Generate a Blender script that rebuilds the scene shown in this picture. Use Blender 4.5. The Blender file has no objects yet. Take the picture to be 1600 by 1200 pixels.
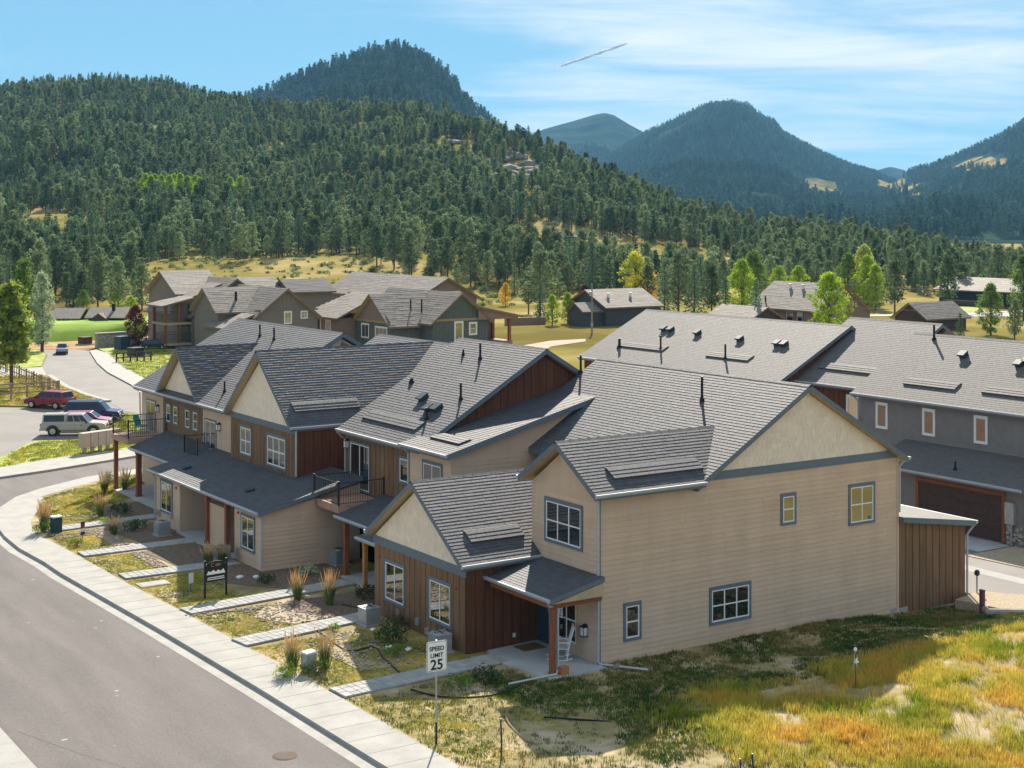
import bpy, math, random, bmesh
import numpy as np
from mathutils import Vector, Matrix, noise
random.seed(7); RNG = np.random.default_rng(7)
SC = bpy.context.scene
COL = SC.collection

# ------------------------------------------------------------------ camera, sky, sun, exposure
cam_d = bpy.data.cameras.new('camera'); cam = bpy.data.objects.new('camera', cam_d); COL.objects.link(cam)
cam.location = (-29.79, -40.26, 14.9)
cam.rotation_euler = (math.radians(90), 0, -0.57959)
cam_d.sensor_width = 36; cam_d.lens = 52.56; cam_d.shift_y = -0.16
cam_d.clip_start = 0.5; cam_d.clip_end = 30000
SC.camera = cam

SUN_DIR = Vector((0.86, 1.12, 1.0)).normalized()
SUN_EL = math.asin(SUN_DIR.z); SUN_AZ = math.atan2(SUN_DIR.x, SUN_DIR.y)
W = bpy.data.worlds.new('World'); SC.world = W; W.use_nodes = True
wt = W.node_tree; wt.nodes.clear()
def wn(t): return wt.nodes.new(t)
sky = wn('ShaderNodeTexSky'); sky.sky_type = 'NISHITA'; sky.sun_disc = False
sky.sun_elevation = SUN_EL; sky.sun_rotation = SUN_AZ; sky.altitude = 2300; sky.air_density = 1.0; sky.dust_density = 0.3; sky.ozone_density = 1.0
bg = wn('ShaderNodeBackground'); bg.inputs['Strength'].default_value = 0.118
wo = wn('ShaderNodeOutputWorld')
# thin cirrus: a noise laid on a flat layer high above the place
tc = wn('ShaderNodeTexCoord'); sx = wn('ShaderNodeSeparateXYZ'); wt.links.new(tc.outputs['Generated'], sx.inputs[0])
def wm(op, a, b=None):
    n = wn('ShaderNodeMath'); n.operation = op
    for i, v in enumerate((a, b)):
        if v is None: continue
        if isinstance(v, (int, float)): n.inputs[i].default_value = v
        else: wt.links.new(v, n.inputs[i])
    return n.outputs[0]
zc = wm('ADD', wm('MAXIMUM', sx.outputs[2], 0.0), 0.10)
# axes along / across the wind
ca, sa = math.cos(0.62), math.sin(0.62)
along = wm('DIVIDE', wm('ADD', wm('MULTIPLY', sx.outputs[0], ca), wm('MULTIPLY', sx.outputs[1], -sa)), zc)
across = wm('DIVIDE', wm('ADD', wm('MULTIPLY', sx.outputs[0], sa), wm('MULTIPLY', sx.outputs[1], ca)), zc)
cx = wn('ShaderNodeCombineXYZ'); wt.links.new(wm('MULTIPLY', along, 0.55), cx.inputs[0]); wt.links.new(wm('MULTIPLY', across, 1.1), cx.inputs[1])
n1 = wn('ShaderNodeTexNoise'); n1.inputs['Scale'].default_value = 1.6; n1.inputs['Detail'].default_value = 9; n1.inputs['Roughness'].default_value = 0.62; n1.inputs['Distortion'].default_value = 0.5
wt.links.new(cx.outputs[0], n1.inputs['Vector'])
n2 = wn('ShaderNodeTexNoise'); n2.inputs['Scale'].default_value = 0.55; n2.inputs['Detail'].default_value = 3
wt.links.new(cx.outputs[0], n2.inputs['Vector'])
# cirrus all round, spread out of view to lift the shade, thinner towards the north
cd_ = wn('ShaderNodeVectorMath'); cd_.operation = 'DOT_PRODUCT'; wt.links.new(tc.outputs['Generated'], cd_.inputs[0]); cd_.inputs[1].default_value = (0.17, 0.98, 0.08)
clr = wn('ShaderNodeMapRange'); clr.interpolation_type = 'SMOOTHSTEP'; clr.inputs[1].default_value = 0.88; clr.inputs[2].default_value = 0.99; clr.inputs[3].default_value = 0.07; clr.inputs[4].default_value = -0.10
wt.links.new(cd_.outputs['Value'], clr.inputs[0]); bias = clr.outputs[0]   # a clear window to the north
dens = wm('ADD', wm('ADD', wm('MULTIPLY', n1.outputs['Fac'], 0.62), wm('MULTIPLY', n2.outputs['Fac'], 0.5)), bias)
mr = wn('ShaderNodeMapRange'); mr.inputs[1].default_value = 0.50; mr.inputs[2].default_value = 0.82; mr.clamp = True; mr.interpolation_type = 'SMOOTHSTEP'
wt.links.new(dens, mr.inputs[0])
mixc = wn('ShaderNodeMixRGB'); mixc.inputs[2].default_value = (3.3, 3.38, 3.42, 1)
gm = wn('ShaderNodeGamma'); gm.inputs[1].default_value = 0.45; wt.links.new(sky.outputs[0], gm.inputs[0])
tn = wn('ShaderNodeMixRGB'); tn.blend_type = 'MULTIPLY'; tn.inputs[0].default_value = 1; tn.inputs[2].default_value = (.46, .80, 1.0, 1); wt.links.new(gm.outputs[0], tn.inputs[1])
wt.links.new(wm('MULTIPLY', mr.outputs[0], 0.95), mixc.inputs[0]); wt.links.new(tn.outputs[0], mixc.inputs[1])
wt.links.new(mixc.outputs[0], bg.inputs[0]); wt.links.new(bg.outputs[0], wo.inputs[0])

sl = bpy.data.lights.new('sun', 'SUN'); sun = bpy.data.objects.new('sun', sl); COL.objects.link(sun)
sl.energy = 3.4; sl.angle = math.radians(0.55); sl.color = (1.0, 0.91, 0.78)
sun.rotation_euler = (-SUN_DIR).to_track_quat('-Z', 'Y').to_euler(); sun.location = (40, 50, 60)
SC.view_settings.view_transform = 'Standard'; SC.view_settings.look = 'None'
SC.view_settings.exposure = 1.5; SC.view_settings.gamma = 1.0; SC.view_settings.use_curve_mapping = False

# ------------------------------------------------------------------ materials
MATS = {}
def M(name, c, r=0.8, var=0.12, scale=4.0, bump=0.0, bscale=60.0, spec=0.3, metal=0.0, c2=None, det=4.0, coord='World', tint=0.0, rnd=0.0, stretch=None, tr=0.0, ior=None, c3=None, speck=0.0):
    m = bpy.data.materials.new(name); m.use_nodes = True; t = m.node_tree; b = t.nodes['Principled BSDF']
    def N(k): return t.nodes.new(k)
    b.inputs['Roughness'].default_value = r; b.inputs['Metallic'].default_value = metal
    b.inputs['Specular IOR Level'].default_value = spec
    if ior: b.inputs['IOR'].default_value = ior
    if coord == 'World': src = N('ShaderNodeNewGeometry').outputs['Position']
    elif coord == 'Inst': src = N('ShaderNodeObjectInfo').outputs['Location']
    else: src = N('ShaderNodeTexCoord').outputs['Object']
    if stretch:
        mp = N('ShaderNodeMapping'); mp.inputs['Scale'].default_value = stretch; t.links.new(src, mp.inputs[0]); src = mp.outputs[0]
    nz = N('ShaderNodeTexNoise'); nz.inputs['Scale'].default_value = scale; nz.inputs['Detail'].default_value = det; nz.inputs['Roughness'].default_value = 0.6
    t.links.new(src, nz.inputs['Vector'])
    cr = N('ShaderNodeValToRGB'); t.links.new(nz.outputs['Fac'], cr.inputs[0])
    a = tuple(x * (1 - var) for x in c); bb = tuple(min(1, x * (1 + var)) for x in (c2 or c))
    cr.color_ramp.elements[0].position = 0.36; cr.color_ramp.elements[1].position = 0.64
    cr.color_ramp.elements[0].color = (*a, 1); cr.color_ramp.elements[1].color = (*bb, 1)
    if c3:
        e = cr.color_ramp.elements.new(0.5); e.color = (*c3, 1)
    out = cr.outputs[0]
    def mul(o, fac, lo, hi):
        mr = N('ShaderNodeMapRange'); mr.inputs[3].default_value = lo; mr.inputs[4].default_value = hi; t.links.new(fac, mr.inputs[0])
        mx = N('ShaderNodeMixRGB'); mx.blend_type = 'MULTIPLY'; mx.inputs[0].default_value = 1
        t.links.new(o, mx.inputs[1]); t.links.new(mr.outputs[0], mx.inputs[2]); return mx.outputs[0]
    if tint:
        at = N('ShaderNodeAttribute'); at.attribute_name = 'tint'; out = mul(out, at.outputs['Fac'], 1 - tint, 1 + tint)
    if rnd:
        oi = N('ShaderNodeObjectInfo'); out = mul(out, oi.outputs['Random'], 1 - rnd, 1 + rnd)
    if speck:
        n3 = N('ShaderNodeTexNoise'); n3.inputs['Scale'].default_value = 26; n3.inputs['Detail'].default_value = 5; t.links.new(N('ShaderNodeNewGeometry').outputs['Position'], n3.inputs['Vector'])
        m3 = N('ShaderNodeMapRange'); m3.inputs[1].default_value = .35; m3.inputs[2].default_value = .65; t.links.new(n3.outputs['Fac'], m3.inputs[0]); out = mul(out, m3.outputs[0], 1 - speck, 1 + speck)
    t.links.new(out, b.inputs['Base Color'])
    if bump:
        n2 = N('ShaderNodeTexNoise'); n2.inputs['Scale'].default_value = bscale; n2.inputs['Detail'].default_value = 3; t.links.new(src, n2.inputs['Vector'])
        bp = N('ShaderNodeBump'); bp.inputs['Strength'].default_value = bump; bp.inputs['Distance'].default_value = 0.02
        t.links.new(n2.outputs['Fac'], bp.inputs['Height']); t.links.new(bp.outputs[0], b.inputs['Normal'])
    if tr:   # light passing through thin leaves
        tl = N('ShaderNodeBsdfTranslucent'); t.links.new(out, tl.inputs[0]); ms = N('ShaderNodeMixShader'); ms.inputs[0].default_value = tr
        t.links.new(b.outputs[0], ms.inputs[1]); t.links.new(tl.outputs[0], ms.inputs[2])
        t.links.new(ms.outputs[0], t.nodes['Material Output'].inputs[0])
    MATS[name] = m; return m

m_tan = M('tan_siding', (.60, .43, .305), .75, .05, 1.2, .15, 90, rnd=.045, stretch=(1, 1, .25))
m_cream = M('cream_shakes', (.84, .70, .555), .8, .04, 2.0, .15, 80, rnd=.05, tint=.05)
m_board = M('brown_boards', (.200, .112, .060), .75, .16, 1.6, .2, 50, stretch=(3, 3, .5), rnd=.10)
m_bback = M('board_joint', (.05, .028, .016), .9)
m_dboard = M('red_brown_boards', (.125, .045, .022), .75, .14, 2.0, .2, 50, stretch=(3, 3, .5), rnd=.08)
m_trim = M('slate_trim', (.135, .165, .20), .6, .05)
m_soff = M('soffit', (.47, .36, .22), .7, .06)
m_shin = M('asphalt_shingle', (.070, .071, .080), .70, .14, 3.0, .4, 220, spec=.6, tint=.11, rnd=.12)
m_shin2 = M('weathered_shingle', (.114, .107, .102), .74, .12, 5.0, .3, 200, tint=.05, spec=.5)
m_shin3 = M('far_shingle', (.20, .17, .145), .75, .16, 2.0, .4, 120, tint=.14)
m_white = M('white_vinyl', (.78, .78, .76), .45, .03)
m_gutter = M('gutter_metal', (.42, .44, .47), .35, .04, spec=.5)
m_glass = M('window_glass', (.012, .014, .018), .02, .2, .8, spec=.5, ior=3.4)
m_metal = M('dark_metal', (.03, .03, .032), .4, .1)
m_galv = M('galvanised', (.45, .46, .47), .4, .08, metal=.6)
m_post = M('cedar_post', (.26, .085, .04), .65, .2, 3, stretch=(6, 6, .6))
m_deck = M('deck_board', (.42, .25, .18), .7, .12, 3)
m_conc = M('concrete', (.36, .345, .315), .85, .10, 1.2, .25, 120, coord='World', det=9, speck=.08)
m_conc2 = M('patio_concrete', (.42, .43, .43), .85, .10, 1.0, .25, 120, coord='World')
m_door = M('teal_door', (.025, .06, .085), .5, .08)
m_gdoor = M('garage_door_brown', (.075, .045, .035), .7, .15, 3)
m_grey = M('grey_siding', (.215, .20, .19), .8, .06, 2)
m_stone = M('stone_veneer', (.36, .32, .27), .9, .3, 3, .6, 12)
m_asph = M('asphalt', (.128, .112, .105), .82, .15, .9, .3, 160, coord='World', spec=.3, det=14, stretch=(1, .16, 1), speck=.22)
m_asph2 = M('asphalt_pale', (.21, .19, .175), .8, .10, .3, .2, 120, coord='World', det=8)
m_green = M('sage_siding', (.11, .125, .105), .8, .08, 2)
m_dkbr = M('dark_brown_siding', (.085, .055, .04), .8, .15, 2)
m_brown2 = M('brown_shakes', (.23, .15, .105), .8, .1, 2)
m_rubber = M('rubber', (.02, .02, .02), .8)
m_chrome = M('bright_metal', (.6, .6, .6), .2, .05, metal=.9)
m_red = M('red_glow_lens', (.5, .02, .02), .3)
m_lamp = M('frosted_lamp', (.8, .8, .75), .4)
m_black = M('black_paint', (.012, .012, .013), .45)
m_wood = M('weathered_wood', (.30, .22, .15), .85, .2, 3)
m_grass = M('lawn_grass', (.16, .22, .022), .9, .2, .45, 0, coord='Inst', c2=(.56, .44, .07), c3=(.36, .35, .045), tr=.3, rnd=.25, spec=.1)
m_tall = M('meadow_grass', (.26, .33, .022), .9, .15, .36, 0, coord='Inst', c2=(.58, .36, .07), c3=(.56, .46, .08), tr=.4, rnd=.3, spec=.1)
m_shadeg = M('shade_tinted_grass', (.055, .115, .02), .9, .2, .38, 0, coord='Inst', c2=(.22, .16, .06), c3=(.10, .15, .03), tr=.25, rnd=.3, spec=.1)  # greener by the wall, and darkened further to deepen the house shade
m_soil = M('lawn_soil', (.27, .21, .085), .95, .2, .5, .5, 30, coord='World', c2=(.42, .32, .21), c3=(.30, .24, .10))
m_mulch = M('brown_mulch', (.17, .12, .085), .95, .3, 6, .6, 40, coord='World')
m_gravel = M('tan_gravel', (.40, .32, .22), .95, .25, 14, .6, 40, coord='World')
m_paver = M('grey_paver', (.36, .355, .34), .85, .10, 3, .2, 60, rnd=.10)
m_needle = M('pine_needles', (.11, .175, .088), .85, .3, .25, 0, coord='Inst', c2=(.205, .25, .12), tr=.35, rnd=.30, spec=.0, tint=.35)
m_needle2 = M('spruce_needles', (.08, .15, .095), .85, .3, .25, 0, coord='Inst', c2=(.14, .21, .11), tr=.32, rnd=.3, spec=.0, tint=.3)
m_lime = M('lime_leaves', (.34, .46, .03), .7, .2, .6, 0, tr=.4, spec=.2, tint=.3)
m_leaf = M('green_leaves', (.16, .25, .04), .7, .25, .6, 0, tr=.35, spec=.2, tint=.3)
m_gold = M('golden_leaves', (.70, .45, .04), .7, .2, .6, 0, tr=.4, spec=.2, tint=.3)
m_farneedle = M('far_needles', (.040, .085, .062), .9, .3, .25, 0, coord='Inst', c2=(.065, .11, .07), tr=.2, rnd=.3, spec=0, tint=.3)  # darker and bluer than near needles: distant haze put into the colour
m_silver = M('silver_leaves', (.42, .50, .30), .6, .2, .6, 0, tr=.3, spec=.2, tint=.3)
m_maroon = M('maroon_leaves', (.14, .03, .03), .7, .2, .6, 0, tr=.3, tint=.3)
m_bark = M('bark', (.13, .085, .06), .95, .25, 6, .5, 20)
m_plume = M('straw_plume', (.74, .56, .30), .85, .2, 4, tr=.4, rnd=.1)
m_blade = M('reed_blade', (.12, .17, .045), .8, .2, 4, tr=.3)
m_rock = M('granite', (.21, .18, .155), .9, .25, 1.2, .8, 6)
m_terr = M('hill_ground', (.19, .155, .05), .95, .2, .03, .3, 1.5, coord='World', c2=(.35, .27, .125), c3=(.25, .21, .065), det=9, spec=.0)
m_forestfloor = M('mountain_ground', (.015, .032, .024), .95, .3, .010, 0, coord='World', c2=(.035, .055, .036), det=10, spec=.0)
m_field = M('irrigated_field', (.17, .34, .03), .9, .2, .12, .5, 3, coord='World', c2=(.30, .40, .07), det=9, spec=.1)
m_lawn2 = M('mown_grass', (.22, .30, .03), .9, .2, .8, .3, 20, coord='World', c2=(.36, .37, .06))
m_dry = M('dry_grass', (.27, .20, .055), .95, .25, .25, .4, 12, coord='World', c2=(.36, .25, .085), det=8, spec=.1)
m_rust = M('rusty_grass', (.30, .15, .05), .95, .25, .5, .4, 12, coord='World', c2=(.38, .25, .09))
m_dirt = M('bare_dirt', (.42, .32, .23), .95, .12, .2, .3, 12, coord='World')
m_cloud = M('white_vapour', (.97, .97, .97), 1.0, .02, tr=.7, spec=0)

# ------------------------------------------------------------------ mesh helpers
class MB:
    """collects polygons; build() links them as one mesh object"""
    def __init__(s): s.v = []; s.f = []; s.m = []; s.t = []
    def add(s, vs, fs, mi=0, t=0.5):
        o = len(s.v); s.v.extend([tuple(p) for p in vs])
        for f in fs: s.f.append([o + i for i in f]); s.m.append(mi); s.t.append(t)
    def box(s, x0, y0, z0, x1, y1, z1, mi=0, t=0.5):
        s.add([(x0, y0, z0), (x1, y0, z0), (x1, y1, z0), (x0, y1, z0), (x0, y0, z1), (x1, y0, z1), (x1, y1, z1), (x0, y1, z1)],
              [(3, 2, 1, 0), (4, 5, 6, 7), (0, 1, 5, 4), (1, 2, 6, 5), (2, 3, 7, 6), (3, 0, 4, 7)], mi, t)
    def prism(s, poly, off, mi=0, cap=None, t=0.5):
        n = len(poly); p = [Vector(q) for q in poly]; o = Vector(off)
        s.add(p + [q + o for q in p], [list(range(n))[::-1]], mi if cap is None else cap, t); b = len(s.v) - 2 * n
        s.f.append([b + n + i for i in range(n)]); s.m.append(mi); s.t.append(t)
        for i in range(n):
            j = (i + 1) % n; s.f.append([b + i, b + j, b + n + j, b + n + i]); s.m.append(mi); s.t.append(t)
    def wbox(s, P, e, n, x0, x1, z0, z1, d0, d1, mi=0, t=0.5):
        P = Vector(P); e = Vector(e); n = Vector(n); u = Vector((0, 0, 1))
        c = [P + e * x + u * z + n * d for d in (d0, d1) for (x, z) in ((x0, z0), (x1, z0), (x1, z1), (x0, z1))]
        s.add(c, [(3, 2, 1, 0), (4, 5, 6, 7), (0, 1, 5, 4), (1, 2, 6, 5), (2, 3, 7, 6), (3, 0, 4, 7)], mi, t)
    def tube(s, pts, r, n=8, mi=0, r1=None, cap=True):
        pts = [Vector(p) for p in pts]; k = len(pts); rs = [r + ((r1 if r1 is not None else r) - r) * i / max(1, k - 1) for i in range(k)]
        ring = []
        for i, p in enumerate(pts):
            d = (pts[min(i + 1, k - 1)] - pts[max(i - 1, 0)]).normalized()
            a = d.orthogonal().normalized() if i == 0 else (a - d * a.dot(d)).normalized()
            b = d.cross(a)
            ring.append([p + (a * math.cos(q) + b * math.sin(q)) * rs[i] for q in [2 * math.pi * j / n for j in range(n)]])
        vs = [q for R in ring for q in R]; fs = []
        for i in range(k - 1):
            for j in range(n): fs.append((i * n + j, i * n + (j + 1) % n, (i + 1) * n + (j + 1) % n, (i + 1) * n + j))
        if cap: fs += [list(range(n))[::-1], [(k - 1) * n + j for j in range(n)]]
        s.add(vs, fs, mi)
    def lathe(s, prof, c, n=16, mi=0):
        c = Vector(c); vs = []
        for r, z in prof:
            for j in range(n): q = 2 * math.pi * j / n; vs.append(c + Vector((r * math.cos(q), r * math.sin(q), z)))
        fs = []
        for i in range(len(prof) - 1):
            for j in range(n): fs.append((i * n + j, i * n + (j + 1) % n, (i + 1) * n + (j + 1) % n, (i + 1) * n + j))
        fs += [list(range(n))[::-1], [(len(prof) - 1) * n + j for j in range(n)]]
        s.add(vs, fs, mi)
    def mesh(s, name, mats, smooth=False):
        me = bpy.data.meshes.new(name); me.from_pydata(s.v, [], s.f)
        for m in (mats if isinstance(mats, (list, tuple)) else [mats]): me.materials.append(m)
        me.polygons.foreach_set('material_index', s.m)
        if any(t != 0.5 for t in s.t):
            at = me.attributes.new('tint', 'FLOAT', 'FACE'); at.data.foreach_set('value', s.t)
        if smooth: me.polygons.foreach_set('use_smooth', [True] * len(s.f))
        me.update(); return me
    def build(s, name, mats, parent=None, smooth=False, **props):
        return put(name, s.mesh(name, mats, smooth), parent, **props)
def put(name, me, parent=None, loc=None, rot=None, **props):
    o = bpy.data.objects.new(name, me); COL.objects.link(o)
    if loc is not None: o.location = loc
    if rot is not None: o.rotation_euler = rot
    if parent is not None:
        o.parent = parent
        if parent.get('worldparts'):     # parts of this thing are modelled in world coordinates
            o.matrix_parent_inverse = Matrix.Translation(-parent.location)
    for k, v in props.items(): o[k] = v
    return o
def thing(name, label, cat, loc=(0, 0, 0), rz=0.0, group=None, world=False):
    o = bpy.data.objects.new(name, None); COL.objects.link(o); o.empty_display_size = 0.3
    o.location = loc; o.rotation_euler = (0, 0, rz); o['label'] = label; o['category'] = cat
    if group: o['group'] = group
    if world: o['worldparts'] = 1
    return o
def tag(o, label, cat, group=None):
    o['label'] = label; o['category'] = cat
    if group: o['group'] = group
    return o
def dup(root, loc, rz, label=None, scale=None):
    r = root.copy(); COL.objects.link(r); r.location = loc; r.rotation_euler = (0, 0, rz)
    if scale is not None: r.scale = (scale,) * 3 if isinstance(scale, (int, float)) else scale
    if label: r['label'] = label
    def rec(a, b):
        for ch in KIDS.get(a.name, []):
            c = ch.copy(); COL.objects.link(c); c.parent = b; KIDS.setdefault(c.name, []); KIDS.setdefault(b.name, []).append(c); rec(ch, c)
    rec(root, r); return r
KIDS = {}
def note(root):      # remember the children of a prototype for dup()
    for o in COL.objects:
        if o.parent is not None: 
            L = KIDS.setdefault(o.parent.name, [])
            if o not in L: L.append(o)
def stuff(o): o['kind'] = 'stuff'; return o
def sheet(name, pts, z, m, th=None, kind='structure', parent=None):
    """a ground polygon at height z; th = how thick a slab hangs below it"""
    b = MB(); P = [(p[0], p[1], z) for p in pts]
    A = sum(P[i][0] * P[(i + 1) % len(P)][1] - P[(i + 1) % len(P)][0] * P[i][1] for i in range(len(P)))
    if A < 0: P = P[::-1]
    bm = bmesh.new(); vs = [bm.verts.new(p) for p in P]; f = bm.faces.new(vs)
    if th:
        ret = bmesh.ops.extrude_face_region(bm, geom=[f]); nv = [g for g in ret['geom'] if isinstance(g, bmesh.types.BMVert)]
        for v in vs: v.co.z -= th
    bmesh.ops.recalc_face_normals(bm, faces=bm.faces)
    bmesh.ops.triangulate(bm, faces=bm.faces)
    me = bpy.data.meshes.new(name); bm.to_mesh(me); bm.free(); me.materials.append(m)
    o = put(name, me, parent)
    if kind and parent is None: o['kind'] = kind
    return o
def scatter(name, protos, pts, rz, sc, idx, **props):
    """instances of loose prototype objects on points, by geometry nodes: one object"""
    c = bpy.data.collections.new(name + '_kinds')
    for p in protos: c.objects.link(p)
    me = bpy.data.meshes.new(name); me.from_pydata([tuple(p) for p in pts], [], [])
    for nm, ty, arr in (('rz', 'FLOAT', rz), ('sc', 'FLOAT', sc), ('ix', 'INT', idx)):
        a = me.attributes.new(nm, ty, 'POINT'); a.data.foreach_set('value', arr)
    ng = bpy.data.node_groups.new(name + '_scatter', 'GeometryNodeTree')
    ng.interface.new_socket('Geometry', in_out='INPUT', socket_type='NodeSocketGeometry'); ng.interface.new_socket('Geometry', in_out='OUTPUT', socket_type='NodeSocketGeometry')
    N = ng.nodes.new; L = ng.links.new
    gi = N('NodeGroupInput'); go = N('NodeGroupOutput'); ci = N('GeometryNodeCollectionInfo'); ip = N('GeometryNodeInstanceOnPoints')
    ci.inputs['Collection'].default_value = c; ci.inputs['Separate Children'].default_value = True; ci.inputs['Reset Children'].default_value = True
    L(gi.outputs[0], ip.inputs['Points']); L(ci.outputs[0], ip.inputs['Instance']); ip.inputs['Pick Instance'].default_value = True
    def attr(nm, ty):
        n = N('GeometryNodeInputNamedAttribute'); n.data_type = ty; n.inputs['Name'].default_value = nm; return n.outputs['Attribute']
    L(attr('ix', 'INT'), ip.inputs['Instance Index'])
    cz = N('ShaderNodeCombineXYZ'); L(attr('rz', 'FLOAT'), cz.inputs[2]); L(cz.outputs[0], ip.inputs['Rotation'])
    cs = N('ShaderNodeCombineXYZ'); s = attr('sc', 'FLOAT')
    for i in range(3): L(s, cs.inputs[i])
    L(cs.outputs[0], ip.inputs['Scale']); L(ip.outputs[0], go.inputs[0])
    o = put(name, me); md = o.modifiers.new('scatter', 'NODES'); md.node_group = ng
    o['kind'] = 'stuff'
    for k, v in props.items(): o[k] = v
    return o
def loose(me, name):
    return bpy.data.objects.new(name, me)
def sstep(a, b, x):
    t = np.clip((np.asarray(x, float) - a) / (b - a), 0, 1); return t * t * (3 - 2 * t)

# ------------------------------------------------------------------ terrain: valley floor, wooded hill, mountains
CX, CY = -29.79, -40.26          # survey origin of the bearings below
VS, VC = 0.54765, 0.83670
def bear(px): return (np.asarray(px, float) - 800.0) / 2336.0
_b = bear([-900, -200, 0, 60, 150, 250, 330, 430, 560, 640, 700, 760, 800, 870, 930, 1000, 1060, 1120, 1200, 1300, 1400, 1500, 1600, 2200])
_el = (344 - np.array([190, 140, 128, 118, 113, 116, 139, 152, 156, 152, 162, 180, 195, 214, 242, 270, 295, 310, 326, 328, 342, 360, 380, 400.])) / 2336
_dr = np.interp(_b, bear([300, 560, 700, 800, 1000, 1200, 1600]), [900, 820, 740, 660, 560, 480, 420])
_zr = 14.9 + _dr * _el - 8.5
def mtn(pxs, ys, dm, df, p):
    e = (344 - np.array(ys, float)) / 2336; return (bear(pxs), 14.9 + dm * e - 4, dm, df, p)
MTN = [mtn([-900, 0, 300, 410, 440, 480, 520, 560, 600, 615, 635, 660, 690, 705, 722, 740, 770, 820, 900], [260, 220, 176, 145, 131, 113, 97, 83, 73, 71, 75, 86, 104, 116, 146, 165, 190, 240, 330], 1900, 950, 1.2),
       mtn([780, 850, 900, 930, 945, 960, 985, 1010, 1060, 1120, 1300], [230, 198, 184, 175, 172, 176, 192, 206, 240, 280, 340], 4500, 2600, 1.2),
       mtn([800, 960, 1010, 1060, 1100, 1140, 1168, 1188, 1212, 1222, 1250, 1290, 1330, 1365, 1400, 1450, 1520, 1700], [330, 240, 209, 185, 167, 160, 165, 181, 192, 206, 222, 243, 260, 270, 286, 308, 334, 350], 3600, 1300, 1.35),
       mtn([1300, 1345, 1365, 1390, 1412, 1440, 1500], [290, 271, 263, 258, 263, 276, 300], 5000, 3800, 1.2),
       mtn([1300, 1385, 1420, 1460, 1500, 1550, 1600, 1700, 1900, 2600], [330, 290, 270, 258, 242, 219, 190, 130, 80, 60], 3100, 1200, 1.3)]
def fbm(x, y, s, oct=4):
    out = np.empty(len(x))
    for i in range(len(x)): out[i] = noise.fractal((x[i] / s, y[i] / s, 3.3), 1.0, 2.0, oct)
    return out
def polar(x, y):
    dx = np.asarray(x, float) - CX; dy = np.asarray(y, float) - CY
    dep = dx * VS + dy * VC; lat = dx * VC - dy * VS; r = np.hypot(dx, dy)
    a = np.arctan2(lat, dep); ac = np.clip(a, -0.7, 0.7)
    return np.tan(ac), r * np.cos(ac) * np.where(np.abs(a) > 0.7, np.clip(1.4 - np.abs(a) * .5, .1, 1), 1), r
def terrain(x, y):
    x = np.atleast_1d(np.asarray(x, float)); y = np.atleast_1d(np.asarray(y, float))
    u, d, r = polar(x, y)
    d0 = np.interp(u, bear([0, 300, 500, 700, 1000, 1200, 1600]), [248, 262, 262, 280, 288, 292, 295])
    dr = np.interp(u, _b, _dr); zr = np.interp(u, _b, _zr)
    t = (d - d0) / (dr - d0); z = np.zeros(len(u))
    up = np.clip(t, 0, 1)
    z = zr * up ** 1.45
    z = np.where(t > 1, np.maximum(zr - (d - dr) * 0.16 - 0.0004 * (d - dr) ** 2, -6), z)
    n = fbm(x, y, 90.0, 5); n2 = fbm(x, y, 420.0, 4)
    z = z + n * 7.0 * np.sin(np.pi * np.clip(t, 0, 1)) * np.clip(zr / 60, 0, 1)
    for (bb, zp, dm, df, p) in MTN:
        h = np.interp(u, bb, zp); tt = (d - df) / (dm - df)
        m = h * np.clip(tt, 0, 1) ** p * (1 + 0.16 * n2 * np.sin(np.pi * np.clip(tt, 0, 1)) * 2) + n * 22 * np.sin(np.pi * np.clip(tt, 0, 1))
        m = np.where(tt > 1, h - (d - dm) * 0.35, m)
        z = np.where(tt > 0, np.maximum(z, m), z)
    return z - 0.16 - 0.6 * sstep(148, 92, r)
def build_terrain():
    az = np.concatenate([np.linspace(-math.pi, -0.42, 40, endpoint=False), np.linspace(-0.42, 0.42, 340), np.linspace(0.42, math.pi, 41)[1:-1]])
    rr = np.concatenate([[12, 40, 90, 150, 200, 225], np.arange(240, 960, 6.5), np.arange(960, 2000, 22), np.arange(2000, 5300, 40), [5600, 5900]])
    A, Rr = np.meshgrid(az, rr)
    x = CX + Rr * (np.cos(A) * VS + np.sin(A) * VC); y = CY + Rr * (np.cos(A) * VC - np.sin(A) * VS)
    z = terrain(x.ravel(), y.ravel())
    v = np.column_stack([x.ravel(), y.ravel(), z]); na, nr = len(az), len(rr)
    v = np.vstack([v, [[CX, CY, -0.16]]])
    fs = []; mi = []
    for i in range(nr - 1):
        far = 1 if rr[i] > 1000 else 0
        for j in range(na):
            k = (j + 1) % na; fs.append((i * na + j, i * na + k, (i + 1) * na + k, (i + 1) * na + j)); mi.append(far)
    c = nr * na
    for j in range(na): fs.append((c, (j + 1) % na, j)); mi.append(0)
    me = bpy.data.meshes.new('terrain'); me.from_pydata([tuple(p) for p in v], [], fs)
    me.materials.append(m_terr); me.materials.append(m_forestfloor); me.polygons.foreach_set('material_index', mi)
    bm = bmesh.new(); bm.from_mesh(me); bmesh.ops.recalc_face_normals(bm, faces=bm.faces)
    if sum(f.normal.z for f in bm.faces) < 0: bmesh.ops.reverse_faces(bm, faces=bm.faces)
    bm.to_mesh(me); bm.free(); me.polygons.foreach_set('use_smooth', [True] * len(fs))
    o = put('terrain', me); o['kind'] = 'structure'; return v[:, 2].min(), v[:, 2].max()
ZMIN, ZMAX = build_terrain()

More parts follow.
